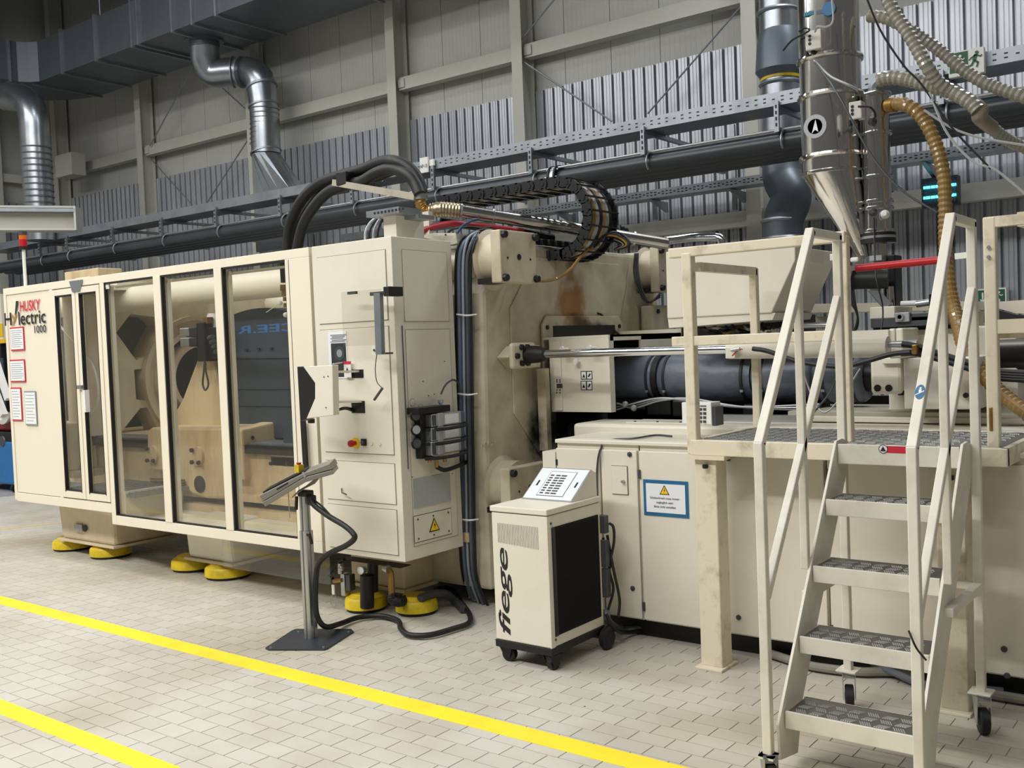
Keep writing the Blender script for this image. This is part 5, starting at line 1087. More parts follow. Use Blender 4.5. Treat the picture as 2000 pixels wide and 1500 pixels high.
# ------------------------------------------------------------------ injection bed cabinets
YI = 4.87; ZI0, ZI1 = .12, 1.115
def icab(x0, x1, label, handle, lock, z1=ZI1, name='power_cabinet'):
    t = thing(name, label, 'cabinet', ((x0+x1)/2, YI, ZI0))
    box('cabinet_body', CREAM, t, x0+.003, x1-.003, YI+.02, YI+.85, ZI0, z1, bevel=.003)
    box('door', CREAM, t, x0+.006, x1-.006, YI, YI+.018, ZI0+.01, z1-.03, bevel=.004)
    for (u, z) in lock: MB().lathe((x0+u, YI, z), (0, -1, 0), [(0, .014), (.006, .014), (.008, .007), (.014, .007)], 14).build('door_lock', DGREY, t)
    for z in handle: box('hinge', DGREY, t, x0+.002, x0+.016, YI-.008, YI, z, z+.05)
    return t
t = icab(wx(1085, 900, YI), wx(1172, 900, YI), 'cream cabinet section behind the chiller, leftmost of the row', [], []); 
tt = box('stepped_plinth', CREAM, t, wx(1060, 900, YI), wx(1085, 900, YI), YI-.0, YI+.6, .12, wz(1070, 882, YI)); box('small_latch', BLACK, t, wx(1086, 900, YI), wx(1089, 900, YI), YI-.006, YI, wz(1085, 908, YI), wz(1085, 897, YI))
t = icab(wx(1172, 900, YI), wx(1245, 900, YI), 'cream cabinet with a small inset hatch right behind the chiller', [], [(.2, wz(1222, 887, YI)), (.19, .3)])
a, c = W(1195, 910, y=YI-.001), W(1227, 966, y=YI-.001); box('hatch_seam', DGREY, t, a.x-.003, c.x+.003, YI-.002, YI, c.z-.003, a.z+.003); box('hatch', CREAM, t, a.x, c.x, YI-.008, YI, c.z, a.z, bevel=.002); MB().lathe(W(1218, 940, y=YI-.008), (0, -1, 0), [(0, .01), (.02, .008)], 12).build('hatch_key', ALU, t)
t = icab(wx(1246, 900, YI), wx(1411, 900, YI), 'cream cabinet carrying the blue-framed warning notice', [.93, .18], [])
NB = thing('warning_notice', 'blue-framed white German warning notice with yellow voltage triangle', 'notice', W(1300, 1018, y=YI-.004))
a, c = W(1256, 936, y=YI-.003), W(1346, 1017, y=YI-.003); nx0, nx1, nz0, nz1 = a.x, c.x, c.z+.012, a.z-.0
box('blue_frame', BLUEP, NB, nx0, nx1, YI-.004, YI-.001, nz0, nz1); box('paper', PAPER, NB, nx0+.018, nx1-.018, YI-.006, YI-.004, nz0+.02, nz1-.02)
nh = nz1-nz0; cx_ = (nx0+nx1)/2-.005; warn(NB, (cx_, YI-.006, nz1-nh*.26), nh*.27, 'front', .0007)
for k, s_ in enumerate(['Schaltschrank muss immer', 'zugänglich sein!', 'Bitte nicht zustellen']): text('print', s_, INK, NB, (cx_, YI-.0075, nz1-nh*(.52+.12*k)), nh*.085, align='CENTER', ex=.0002)
t = icab(wx(1413, 900, YI), wx(1610, 900, YI), 'cream cabinet under the platform, between the leg and the stairs', [], [(.03, wz(1432, 896, YI)), (.06, .22)])
t = icab(wx(1612, 900, YI), -1.12, 'cream cabinet behind the stairs', [.98, .2], [])
icab(-1.1, -.1, 'widest cream cabinet at the right edge of the picture', [], [(.0+.09, .25), (.1, .13)])
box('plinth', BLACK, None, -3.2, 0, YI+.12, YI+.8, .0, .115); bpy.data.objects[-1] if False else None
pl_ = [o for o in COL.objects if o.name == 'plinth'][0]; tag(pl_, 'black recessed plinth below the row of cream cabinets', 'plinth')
t = thing('cabinet_top', 'long cream cover on top of the cabinet row with bolted lid and thin cable', 'machine cover', (-3, 5.3, 1.115))
box('top_sheet', CREAM, t, wx(1085, 900, YI), -.1, YI, YI+.6, ZI1, ZI1+.022, bevel=.004)
box('raised_bed', CREAM, t, -3.65, -.1, YI+.5, 5.75, ZI1-.1, ZI1+.07, bevel=.02); a = W(1195, 832, z=ZI1+.07)
box('bolted_lid', CREAM, t, -3.3, -2.75, 5.45, 5.68, ZI1+.07, ZI1+.078, bevel=.002); bolts(t, [(-3.25+.16*k, 5.48, ZI1+.078) for k in range(4)], (0, 0, 1), .008, .006, DGREY)
MB().tube([W(1166, 980, y=YI-.01), W(1166, 920, y=YI-.01), W(1172, 880, y=YI-.01), W(1190, 860, y=YI+.1), W(1240, 856, z=ZI1+.03), W(1280, 850, z=ZI1+.03), W(1312, 852, z=ZI1+.03)], .006, seg=6).build('thin_cable', DGREY, t)
# temperature display box
t = thing('display_unit', 'small white display box with grey button grid on the cabinet top beside the platform post', 'display', W(1365, 832, y=5.1))
pbox('case', WHITE, t, 1331, 786, 1390, 829, 5.12, .12, bevel=.004); pbox('connector_side', DGREY, t, 1390, 795, 1398, 832, 5.13, .1)
for r in range(4):
    for c in range(2): pbox('button', DGREY, t, 1365+c*8, 797+r*8, 1371+c*8, 802+r*8, 5.117, .004)
pbox('display', DGREY, t, 1367, 792, 1379, 794, 5.117, .004); pbox('side_label', LGREY, t, 1357, 798, 1361, 808, 5.117, .004)

# ------------------------------------------------------------------ platform
def diamond(t, x0, x1, y0, y1, z, px, py, ln=.036, rows=None):
    """raised five-bar pattern on a tread or deck: short bars in alternating diagonal groups"""
    b = MB(); i = 0; x = x0+px/2
    while x < x1-px*.3:
        y = y0+py/2; j = 0
        while y < y1-py*.3:
            s = 1 if (i+j) % 2 else -1
            for k in (-2, -1, 0, 1, 2):
                c = Vector((x+k*.0085*1.0, y+k*.0085*-s*.0, 0)); d = Vector((.45, s*.9, 0)).normalized()*ln/2; nrm = Vector((-d.y, d.x, 0)).normalized()*.0026
                b.add([(c.x-d.x-nrm.x, c.y-d.y-nrm.y, z), (c.x-d.x+nrm.x, c.y-d.y+nrm.y, z), (c.x+d.x+nrm.x, c.y+d.y+nrm.y, z), (c.x+d.x-nrm.x, c.y+d.y-nrm.y, z),
                       (c.x-d.x*.7, c.y-d.y*.7, z+.0035), (c.x+d.x*.7, c.y+d.y*.7, z+.0035)], [(0, 1, 4), (1, 2, 5, 4), (2, 3, 5), (3, 0, 4, 5)])
            y += py; j += 1
        x += px; i += 1
    o = b.build('raised_pattern', TREADR, t); o['kind'] = 'stuff'
PX0, PX1, PY0, PY1, PZ = -2.42, -.93, 4.63, 5.5, 1.18
PT = thing('work_platform', 'cream steel work platform with railing and checker plate deck over the cabinets', 'platform', (-1.7, 5, 0))
box('deck_plate', TREAD, PT, PX0+.04, PX1-.02, PY0+.01, PY1, PZ-.005, PZ)
diamond(PT, PX0+.05, PX1-.03, PY0+.02, PY1-.01, PZ, .062, .048)
box('front_beam', RAILM, PT, PX0, PX1, PY0-.01, PY0+.03, PZ-.075, PZ+.004, bevel=.004); box('side_beam', RAILM, PT, PX1-.03, PX1, PY0, PY1, PZ-.075, PZ+.004, bevel=.004); box('side_beam', RAILM, PT, PX0, PX0+.03, PY0, PY1, PZ-.075, PZ+.004, bevel=.004)
fx = [(wx(1354, 880, 4.63), 'l'), (wx(1828, 900, 4.66)+.0, 'r')]
for x, _ in fx:
    box('support_leg', RAILM, PT, x, x+.12, PY0-.0+.01, PY0+.13, .012, PZ-.09, bevel=.006); box('foot_plate', RAILM, PT, x-.015, x+.135, PY0-.03, PY0+.16, .0, .014, bevel=.003); box('head_plate', RAILM, PT, x-.02, x+.18, PY0-.02, PY0+.16, PZ-.095, PZ-.075)
    bolts(PT, [(x+.07, PY0-.01, PZ-.12)], (0, 0, -1), .015, .02)
def post(x, y, z0, z1, w=.045): return MB().box(x-w/2, x+w/2, y-w/2, y+w/2, z0, z1).build('rail_post', RAILM, PT, .006)
ztop = 2.14
x1_ = wx(1350, 690, 4.65); post(x1_, 4.65, PZ-.07, ztop, .055); x3 = wx(1652, 690, 4.66); post(x3, 4.66, PZ, ztop+.01, .05)
box('handrail', RAILM, PT, wx(1309, 500, 4.65), x3+.02, 4.625, 4.675, ztop-.02, ztop+.03, bevel=.006)
box('mid_rail', RAILM, PT, wx(1315, 665, 4.65), x3-.02, 4.63, 4.675, 1.665, 1.715, bevel=.005)
# side railing going back from the left post
yb = W(1470, 690, x=x1_).y
xq = wx(1467, 700, 5.3); 
MB().bar((x1_+.02, 4.7, 2.07), (x1_+.02, yb-.0, 2.07), .045).build('side_rail', RAILM, PT); MB().bar((x1_+.02, 4.7, PZ), (x1_+.02, 4.7, PZ+.01), .045).build('side_rail', RAILM, PT)
post(x1_+.02, yb, PZ, 2.09, .045)
# far right gate frame with red bar
xr_ = wx(1938, 650, 4.72)
post(xr_, 4.72, PZ-.03, wz(1938, 424, 4.72), .05)
zt2 = wz(1938, 424, 4.72); MB().bar((xr_-.02, 4.72, zt2-.022), (xr_+.14, 4.72, zt2-.022), .045).build('top_rail', RAILM, PT); MB().bar((xr_+.14, 4.70, zt2-.022), (xr_+.16, 5.45, zt2-.022), .06).build('top_rail', RAILM, PT)
MB().bar((xr_, 4.73, wz(1945, 638, 4.72)), (xr_+.8, 4.73, wz(1945, 638, 4.72)), .06).build('mid_rail', RAILM, PT); MB().bar((xr_, 4.78, wz(1945, 655, 4.72)), (xr_+.8, 4.78, wz(1945, 655, 4.72)), .03).build('mid_rail', RAILM, PT)
pbox('hinge_plate', LGREY, PT, 1921, 472, 1937, 513, 4.7, .03, bevel=.003); bolts(PT, [W(1931, 483, y=4.69), W(1931, 502, y=4.69)], (0, -1, 0), .008, .008, ALU)
pbox('lower_lug', BRASS, PT, 1931, 795, 1939, 842, 4.69, .04, bevel=.004)
GB = thing('gate_bar', 'red drop-down gate bar across the platform opening', 'barrier', W(1760, 515, y=4.72))
MB().cyl(W(1672, 524, y=4.72), W(1856, 506, y=4.72), .017, seg=16).build('red_sleeve', RED, GB); MB().bar(W(1655, 524, y=4.72), W(1674, 523, y=4.72), .022).build('bar_end', ALU, GB); MB().bar(W(1866, 501, y=4.72), W(1892, 498, y=4.72), .026).build('bar_end', WHITE, GB); pbox('pivot_plate', WHITE, GB, 1887, 474, 1893, 512, 4.7, .03, bevel=.003)

# ------------------------------------------------------------------ mobile stairs
SXL, SXR = -1.56, -1.04
ST = thing('mobile_stairs', 'off-white mobile steel stairs with five checker plate treads, handrails and castors', 'stairs', (-1.3, 4.0, 0))
tz = [.24, .492, .744, .996]; ty = [3.675, 3.84, 4.005, 4.17]
for z, y in zip(tz, ty):
    o = MB().box(SXL+.02, SXR-.02, y, y+.19, z-.004, z).build('tread', TREAD, ST); diamond(o, SXL+.03, SXR-.03, y+.004, y+.185, z, .062, .05)
    box('tread_nosing', STAIRM, ST, SXL+.012, SXR-.012, y-.008, y+.004, z-.066, z+.002, bevel=.002); box('tread_back', STAIRM, ST, SXL+.012, SXR-.012, y+.186, y+.194, z-.05, z)
zt_ = 1.215; o = MB().box(SXL+.02, SXR-.02, 4.335, 4.63, zt_-.006, zt_).build('top_tread', TREAD, ST); diamond(o, SXL+.03, SXR-.03, 4.34, 4.63, zt_, .062, .05)
box('tread_nosing', STAIRM, ST, SXL+.01, SXR-.01, 4.328, 4.34, zt_-.085, zt_+.002, bevel=.003)
for x in (SXL, SXR):
    MB().prism([(3.63, .06), (3.8, .03), (3.86, .22), (4.53, 1.2), (4.4, 1.235), (4.33, 1.23), (3.62, .2)], 'x', x-.006, x+.006).build('stringer', STAIRM, ST, .002)
    g = .036; xo = x-.02 if x == SXL else x+.02
    def rail(p0, p1, nm='handrail', w=g): return MB().bar((xo, *p0), (xo, *p1), w, w, up=(1, 0, 0)).build(nm, STAIRM, ST, .004)
    rail((3.575, .1), (3.575, 1.3), 'front_post'); rail((3.575, 1.29), (4.16, 2.14)); rail((4.15, 2.13), (4.49, 2.13), 'top_bar'); rail((4.475, 2.14), (4.475, .17), 'rear_post')
    rail((3.59, .70), (4.46, 1.86), 'mid_rail', .032); rail((4.0, .73), (4.0, 1.9), 'centre_post', .032)
    rail((4.46, .62), (3.99, .62), 'brace')
    MB().box(xo-.03, xo+.03, 3.545, 3.6, .085, .1).build('castor_plate', STAIRM, ST)
MB().bar((SXL-.02, 4.475, .62), (SXR+.02, 4.475, .62), .03).build('rear_brace', STAIRM, ST)
def castor(parent, x, y, r=.05, ang=0, plate=.06, zt=None, m=BLACKR, fork=ALU, swing=.02, name='castor', ww=.019):
    zt = zt or r*2+.055; c, s_ = math.cos(ang), math.sin(ang)
    cx_, cy_ = x+c*swing, y+s_*swing; ax = Vector((-s_, c, 0)); ctr = Vector((cx_, cy_, r))
    o = MB().box(x-plate/2, x+plate/2, y-plate/2, y+plate/2, zt-.006, zt).build(name, fork, parent)
    MB().lathe(ctr-ax*ww, ax, [(0, r*.86), (.004, r), (ww*2-.004, r), (ww*2, r*.86)], 22).build('wheel', m, o)
    MB().lathe(ctr-ax*(ww+.002), ax, [(0, r*.35), (ww*2+.004, r*.35)], 14).build('hub', DGREY, o)
    for k in (-1, 1):
        q = ctr+ax*(ww+.006)*k; d = Vector((c, s_, 0)); up = Vector((x, y, zt-.006))+ax*(ww+.006)*k
        b = MB(); b.add([q-d*.016-Vector((0, 0, .014)), q+d*.016-Vector((0, 0, .014)), up+d*.04, up-d*.04], [(0, 1, 2, 3)]); b.add([v+ax*.003*k for v in b.v[:4]], [(0, 1, 2, 3)])
        b.add([b.v[i] for i in (0, 1, 5, 4)], [(0, 1, 2, 3)]); b.add([b.v[i] for i in (1, 2, 6, 5)], [(0, 1, 2, 3)]); b.add([b.v[i] for i in (3, 0, 4, 7)], [(0, 1, 2, 3)])
        b.build('fork', fork, o)
    MB().bar(Vector((x, y, zt-.006)), Vector((x+c*swing*.6, y+s_*swing*.6, zt-.034)), (ww+.008)*2, .05, up=(c, s_, 0)).build('fork_crown', fork, o)
    return o
castor(ST, SXL-.02, 3.575, ang=-.9, zt=.1, r=.035); castor(ST, SXR+.02, 3.575, ang=-.5, zt=.1, r=.035)
castor(ST, SXL-.02, 4.475, r=.055, ang=-1.2, zt=.17, plate=.08); castor(ST, SXR+.02, 4.475, r=.055, ang=-1.1, zt=.17, plate=.08)
for x in (SXL-.02, SXR+.02): box('castor_plate', STAIRM, ST, x-.045, x+.045, 4.43, 4.52, .168, .176, bevel=.002)
ca_ = W(1816, 873, x=0) if False else None
t_ = pbox('red_label', REDP, ST, 1732, 871, 1774, 886, 4.327, .001); text('label_print', 'PLATTFORM', PAPER, ST, W(1740, 879, y=4.3255), .02, ex=.0002) if False else None
c = W(1725, 877, y=4.327); MB().lathe(c, (0, -1, 0), [(0, .018), (.001, .018)], 24).build('round_sticker', PAPER, ST); MB().lathe((c.x, c.y-.001, c.z), (0, -1, 0), [(0, .019), (.0004, .019), (.0004, .0165)], 24, caps=False).build('sticker_rim', INK, ST); MB().add([(c.x-.012, c.y-.003, c.z-.009), (c.x+.012, c.y-.003, c.z-.009), (c.x, c.y-.003, c.z+.012)], [(0, 1, 2)]).build('sticker_triangle', INK, ST)
# blue round sticker on the handrail
u = Vector((0, .585, .85)).normalized(); nn = Vector((0, -.85, .585)).normalized()
tpos = .62; zz = wz(1798, 763, 3.9)
cst = W(1798, 765, y=3.88); bb = MB(); yy = 3.575+(cst.z-1.29)/(2.14-1.29)*.585; cst = Vector((SXR+.02, yy, cst.z)) + nn*.0195
bb.add([cst+Vector((1, 0, 0))*.017*math.cos(a)+u*.03*math.sin(a) for a in [2*pi*k/20 for k in range(20)]], [list(range(20))]); bb.build('blue_sticker', BLUEP, ST)
bb = MB(); cs2 = cst+nn*.0006; X_ = Vector((1, 0, 0)); bb.add([cs2+X_*a+u*b2 for a, b2 in [(-.004, -.005), (.004, -.005), (.005, .01), (-.005, .01)]], [(0, 1, 2, 3)]); bb.add([cs2+X_*.004*math.cos(a)+u*(.015+.004*math.sin(a)) for a in [2*pi*k/8 for k in range(8)]], [list(range(8))]); bb.add([cs2+X_*a+u*b2 for a, b2 in [(-.014, -.014), (.014, .002), (.014, .006), (-.014, -.01)]], [(0, 1, 2, 3)]); bb.build('sticker_figure', WHITE, ST)
MB().tube([(SXR+.0, 3.55, .66), (SXR+.03, 3.53, .61), (SXR+.05, 3.57, .56)], .004, seg=6).build('cable_tie', BLACK, ST)
xb = SXR; c4 = W(1888, 905, x=xb); 
o = MB().tube([W(1500, 1275, z=.03), W(1570, 1297, z=.03), W(1620, 1306, z=.03), W(1680, 1312, z=.03), W(1730, 1312, z=.03), W(1820, 1318, z=.03), W(1900, 1348, z=.03), W(2010, 1368, z=.03)], .022, seg=10).build('grey_floor_hose', GREYH); tag(o, 'grey hose lying on the floor in front of the cabinet plinth', 'hose')
o = MB().tube([W(1690, 1290, z=.03), W(1710, 1297, z=.05), W(1750, 1315, z=.045), W(1800, 1335, z=.03), W(1850, 1340, z=.03), W(1960, 1350, z=.03)], .018, seg=10).build('grey_floor_hose', mat('slate_hose', '5e646c', .4)); tag(o, 'darker grey cable snaking under the cabinets behind the stairs', 'hose')

# ================================================================== CHILLER
CL, CR, CF, CB = -3.385, -3.02, 4.17, 4.78
CB = W(1180, 1225, x=CR).y
FI = thing('chiller', 'mobile cream cooling unit on castors with black grille side and vertical black lettering', 'cooling unit', ((CL+CR)/2, (CF+CB)/2, 0))
zt = .815; box('cabinet_body', CREAM, FI, CL, CR, CF, CB, .125, zt, bevel=.006)
box('top_cover', CREAM, FI, CL-.006, CR+.006, CF-.006, CB, zt+.004, zt+.035, bevel=.005)
box('top_joint', DGREY, FI, CL+.004, CR-.004, CF+.004, CB-.004, zt, zt+.004)
box('base_frame', BLACK, FI, CL-.004, CR+.004, CF-.004, CB+.004, .085, .125, bevel=.004)
box('corner_profile', CREAM, FI, CR-.004, CR+.004, CF-.002, CF+.035, .125, zt, bevel=.003)
gy0, gy1 = W(1080, 1150, x=CR).y, W(1172, 1150, x=CR).y; gz0, gz1 = W(1080, 1245, x=CR).z, W(1080, 1030, x=CR).z
box('grille_recess', mat('grille_black', '08090a', .9), FI, CR-.002, CR+.004, gy0, gy1, gz0, gz1)
gm = MB()
for k in range(60):
    z = gz0+.01+(gz1-gz0-.02)*k/59; gm.box(CR+.004, CR+.007, gy0+.02, gy1-.005, z, z+.003)
o = gm.build('grille_fins', mat('grille_black', '08090a', .9), FI); box('grille_post', mat('dark_blue_black', '15181f', .5), FI, CR, CR+.01, gy0, gy0+.025, gz0, gz1)
bolts(FI, [(CR+.004, CF+.03, zt-.04), (CR+.004, CF+.035, .165)], (1, 0, 0), .007, .004, DGREY)
for k in range(26):
    a = W(972+3.1*k, 1021+.35*k, y=CF-.001); c = W(973.7+3.1*k, 1059+.6*k, y=CF-.001); MB().box(a.x, c.x, CF-.0025, CF, c.z, a.z).build('vent_slot', DGREY, FI)
# vertical lettering, reading upwards
ftext('black_lettering', 'fiege', INK, FI, wx(972, 1150, CF), wx(1001, 1150, CF), wz(985, 1239, CF), wz(985, 1070, CF), CF-.0005, rot=pi/2, shear=.25, off=.011, spacing=.93)
# slanted control panel on top
z1 = zt+.035; xL, xR = CL+.14, CR-.0
a, c = W(1026, 977, y=4.42), W(1152, 1000, y=4.42)
py0, py1 = 4.36, 4.62; xl_, xr2 = wx(1026, 976, 4.36), wx(1122, 984, 4.36); xl_ = CL+.02; xr2 = CR-.012
y_f = W(1122, 984, z=z1).y; y_f = 4.42; hgt = .15
MB().prism([(y_f, z1), (CB-.005, z1), (CB-.005, z1+hgt-.02), (CB-.05, z1+hgt)], 'x', xl_, xr2).build('console_body', CREAM, FI, .003)
u = Vector((0, CB-.05-y_f, hgt)); ul = u.length; un = u.normalized(); nv = Vector((0, -un.z, un.y))
def slant(name, m, u0, u1, v0, v1, d, th=.003):
    o0 = Vector((xl_, y_f, z1)); w_ = xr2-xl_
    cs = [o0+Vector((w_*a, 0, 0))+u*b2+nv*d for a, b2 in ((u0, v0), (u1, v0), (u1, v1), (u0, v1))]; b = MB(); b.add(cs+[q+nv*th for q in cs], [(0, 3, 2, 1), (4, 5, 6, 7), (0, 1, 5, 4), (1, 2, 6, 5), (2, 3, 7, 6), (3, 0, 4, 7)]); return b.build(name, m, FI)
slant('panel_plate', ALU, 0, 1, .0, 1, .0); slant('panel_face', mat('pale_blue_panel', 'dfe5ea', .4), .02, .98, .03, .97, .003, .002); slant('keypad_border', DGREY, .25, .78, .12, .88, .005, .001); slant('keypad', PAPER, .26, .77, .135, .865, .006, .001)
for r in range(8):
    for c_ in range(3): slant('key', DGREY, .29+c_*.11, .36+c_*.11+.02*c_, .18+r*.078, .22+r*.078, .007, .001)
for a in (.11, .88): slant('handle_slot', INK, a, a+.035, .42, .58, .005, .001)
for (x, y, r, an) in [(CL+.04, CF+.05, .04, .1), (CR-.03, CF+.04, .034, 1.4)]: castor(FI, x, y, r, an, plate=.05, zt=.087, fork=BLACK, m=BLACK, swing=.01)
for x in (CL-.012, CR+.03):
    MB().lathe((x-.02, CB-.02, .062), (1, 0, 0), [(0, .055), (.006, .062), (.034, .062), (.04, .052)], 26).build('rear_wheel', BLACKR, FI); MB().lathe((x+.018, CB-.02, .062), (1, 0, 0), [(0, .04), (.004, .04)], 20).build('wheel_cap', BLACK, FI)
MB().cyl((CL, CB-.02, .062), (CR+.02, CB-.02, .062), .01).build('axle', DGREY, FI)
for k, (z0_, z1_) in enumerate([(.64, .74), (.45, .6), (.28, .44)]): box('rear_box', DGREY, FI, CR-.02, CR+.03, CB, CB+.04, z0_, z1_, bevel=.004)
for pts in ([(1190, 1022), (1198, 1030), (1199, 1060), (1190, 1110), (1198, 1150), (1188, 1190)], [(1186, 1045), (1192, 1080), (1200, 1120), (1210, 1170), (1208, 1205)], [(1178, 1050), (1184, 1090), (1195, 1100), (1180, 1125)]):
    MB().tube([W(*q, y=CB+.05) for q in pts], .008).build('power_cable', BLACKR, FI)
MB().tube([W(1182, 1190, y=CB+.05), W(1190, 1215, y=CB+.05), W(1215, 1229, z=.03), W(1250, 1228, z=.03), W(1310, 1222, z=.03)], .02, seg=10).build('drain_hose', mat('slate_hose', '5e646c', .4), FI)
MB().tube([W(1184, 1200, y=CB+.03), W(1200, 1228, y=CB+.03), W(1230, 1235, z=.03), W(1290, 1222, z=.03)], .012, seg=8).build('drain_hose', BLACKR, FI)

# ================================================================== OPERATOR PANEL STAND
OS = thing('operator_stand', 'tilted grey operator panel on an aluminium column with dark square base plate', 'control stand', (-4.6, 3.9, 0))
bs = [W(*q, z=0) for q in [(524, 1271), (634, 1271), (641, 1268), (691, 1236), (686, 1231), (578, 1231), (570, 1234), (518, 1268)]]
MB().prism([(p.x, p.y) for p in bs], 'z', 0, .01).build('base_plate', mat('anthracite_plate', '2b3038', .4), OS, .002)
for q in [(529, 1265), (632, 1264), (681, 1234), (583, 1234)]: MB().lathe(W(*q, z=.01), (0, 0, 1), [(0, .008), (.004, .007)], 10).build('base_screw', ALU, OS)
pc_ = W(608, 1248, z=0); pxx, pyy = pc_.x, pc_.y
def profile(w, z0, z1, nm):
    b = MB(); b.prism([(pxx-w/2+.006, pyy-w/2), (pxx-.006, pyy-w/2), (pxx-.006, pyy-w/2+.008), (pxx+.006, pyy-w/2+.008), (pxx+.006, pyy-w/2), (pxx+w/2-.006, pyy-w/2), (pxx+w/2, pyy-w/2+.006), (pxx+w/2, pyy-.006), (pxx+w/2-.008, pyy-.006), (pxx+w/2-.008, pyy+.006), (pxx+w/2, pyy+.006), (pxx+w/2, pyy+w/2-.006), (pxx+w/2-.006, pyy+w/2), (pxx-w/2+.006, pyy+w/2), (pxx-w/2, pyy+w/2-.006), (pxx-w/2, pyy-w/2+.006)], 'z', z0, z1); return b.build(nm, ALU, OS)
zm = W(590, 1035, y=pyy).z; ztp = W(590, 962, y=pyy).z
profile(.062, .01, zm, 'outer_column'); profile(.048, zm, ztp, 'inner_column')
MB().bar(Vector((pxx+.03, pyy-.02, zm-.02)), Vector((pxx+.065, pyy-.03, zm-.02)), .012).build('clamp_lever', BLACK, OS); MB().bar(Vector((pxx+.062, pyy-.03, zm-.01)), Vector((pxx+.08, pyy-.03, zm-.07)), .013).build('clamp_lever', BLACK, OS)
MB().bar(Vector((pxx-.035, pyy-.03, ztp-.02)), Vector((pxx-.045, pyy-.03, ztp-.1)), .014).build('clamp_lever', BLACK, OS)
box('head_bracket', BLACK, OS, pxx-.03, pxx+.05, pyy-.03, pyy+.03, ztp-.02, ztp+.015, bevel=.005); box('side_bracket', BLACK, OS, pxx+.04, pxx+.085, pyy-.02, pyy+.02, ztp-.07, ztp-.01, bevel=.008)
dn = Vector((-.66, .75, 0)).normalized(); pn0 = Vector((pxx, pyy, 0))-dn*.12
def slab(pts, nm, m, o0=0, o1=.28, bev=.004):
    q = [WP(*p, pn0, dn) for p in pts]; n = len(q); b = MB()
    b.add([p+dn*o0 for p in q]+[p+dn*o1 for p in q], [list(range(n)), list(range(2*n-1, n-1, -1))]+[(i, i+n, (i+1) % n+n, (i+1) % n) for i in range(n)]); return b.build(nm, m, OS, bev)
PAN = mat('grey_panel_case', '8e8c84', .38, .3)
slab([(506, 968), (593, 924), (644, 905), (650, 916), (595, 931), (512, 980)], 'panel_upper', PAN); slab([(512, 981), (595, 932), (648, 918), (652, 926), (597, 942), (518, 990)], 'panel_lower', PAN)
slab([(512, 962), (560, 937), (592, 920), (593, 924), (513, 965)], 'screen_bezel', BLACK, .02, .26, 0)
slab([(589, 923), (593, 921), (598, 931), (594, 933)], 'panel_seam', LGREY, -.002, .0, 0)
slab([(540, 955), (562, 942), (563, 944), (541, 957)], 'drive_slot', BLACK, -.003, .01, 0); slab([(570, 972), (610, 940), (620, 938), (612, 948), (575, 966)], 'tilt_bracket', PAN, .06, .16)
yp0 = pn0.y
a = W(584, 914, y=pyy); MB().box(a.x-.02, a.x+.02, pyy-.02, pyy+.02, a.z-.025, a.z+.02).build('stop_button_base', YEL, OS); MB().lathe((a.x, pyy, a.z+.02), (0, 0, 1), [(0, .012), (.012, .016)], 14).build('stop_button', RED, OS)
MB().cyl(W(562, 942, y=yp0-.01), W(566, 1012, y=yp0-.01), .003, seg=6).build('hanging_wire', LGREY, OS)
o = MB().tube([W(604, 968, y=pyy), W(612, 985, y=pyy-.02), W(640, 1007, y=pyy-.03), W(670, 1025, y=pyy-.04), W(688, 1040, y=pyy-.04), W(692, 1052, y=pyy-.04), W(675, 1066, y=pyy-.03), W(645, 1080, y=pyy-.02), W(625, 1097, y=pyy-.02), W(618, 1120, y=pyy), W(616, 1170, y=pyy), W(620, 1205, y=pyy), W(636, 1224, y=pyy+.05), W(665, 1218, z=.03), W(700, 1206, z=.025), W(745, 1203, z=.025), W(777, 1212, z=.025), W(783, 1228, z=.025), W(800, 1240, z=.025), W(840, 1240, z=.025), W(885, 1228, z=.025), W(915, 1217, z=.025), W(917, 1200, z=.025), W(900, 1175, z=.025), W(880, 1150, z=.03), W(850, 1150, z=.05)], .0165, seg=12).build('black_cable_hose', BLACKR)
tag(o, 'thick black cable hose running from the operator stand in an S over the floor', 'hose')
MB().tube([W(607, 972, y=pyy), W(630, 990, y=pyy-.02), W(650, 1012, y=pyy-.03)], .006).build('panel_cable', BLACK, OS)
o = MB().tube([W(820, 1168, z=.12), W(845, 1160, z=.12), W(870, 1160, z=.1), W(890, 1175, z=.03), W(905, 1190, z=.03)], .025, seg=10, corr=.002, pitch=.016).build('grey_corrugated_hose', mat('dark_grey_hose', '46484c', .45)); tag(o, 'grey corrugated hose over the levelling pad under the cabinet', 'hose')

# ================================================================== HOPPER LOADERS
HY = 6.1
HL = thing('hopper_loader', 'large stainless steel hopper loader with conical bottom above the feed throat', 'hopper', W(1680, 560, y=HY))
def hz(py, px=1620): return wz(px, py, HY)
cxm = (wx(1560, 180, HY)+wx(1687, 180, HY))/2; hr = (wx(1687, 180, HY)-wx(1560, 180, HY))/2*.9
MB().lathe((cxm, HY, hz(325)), (0, 0, 1), [(0, hr), (hz(-60)-hz(325), hr)], 48).build('upper_cylinder', STEEL, HL)
for py in (118, 190, 308):
    MB().lathe((cxm, HY, hz(py)-.015), (0, 0, 1), [(0, hr), (0, hr+.014), (.012, hr+.018), (.024, hr+.014), (.03, hr)], 48).build('clamp_ring', STEEL, HL)
MB().lathe((cxm, HY, hz(343)), (0, 0, 1), [(0, hr+.012), (.015, hr+.014), (.02, hr+.004), (hz(318)-hz(343), hr+.004)], 48).build('cone_flange', STEEL, HL)
tipx = wx(1687, 520, HY)
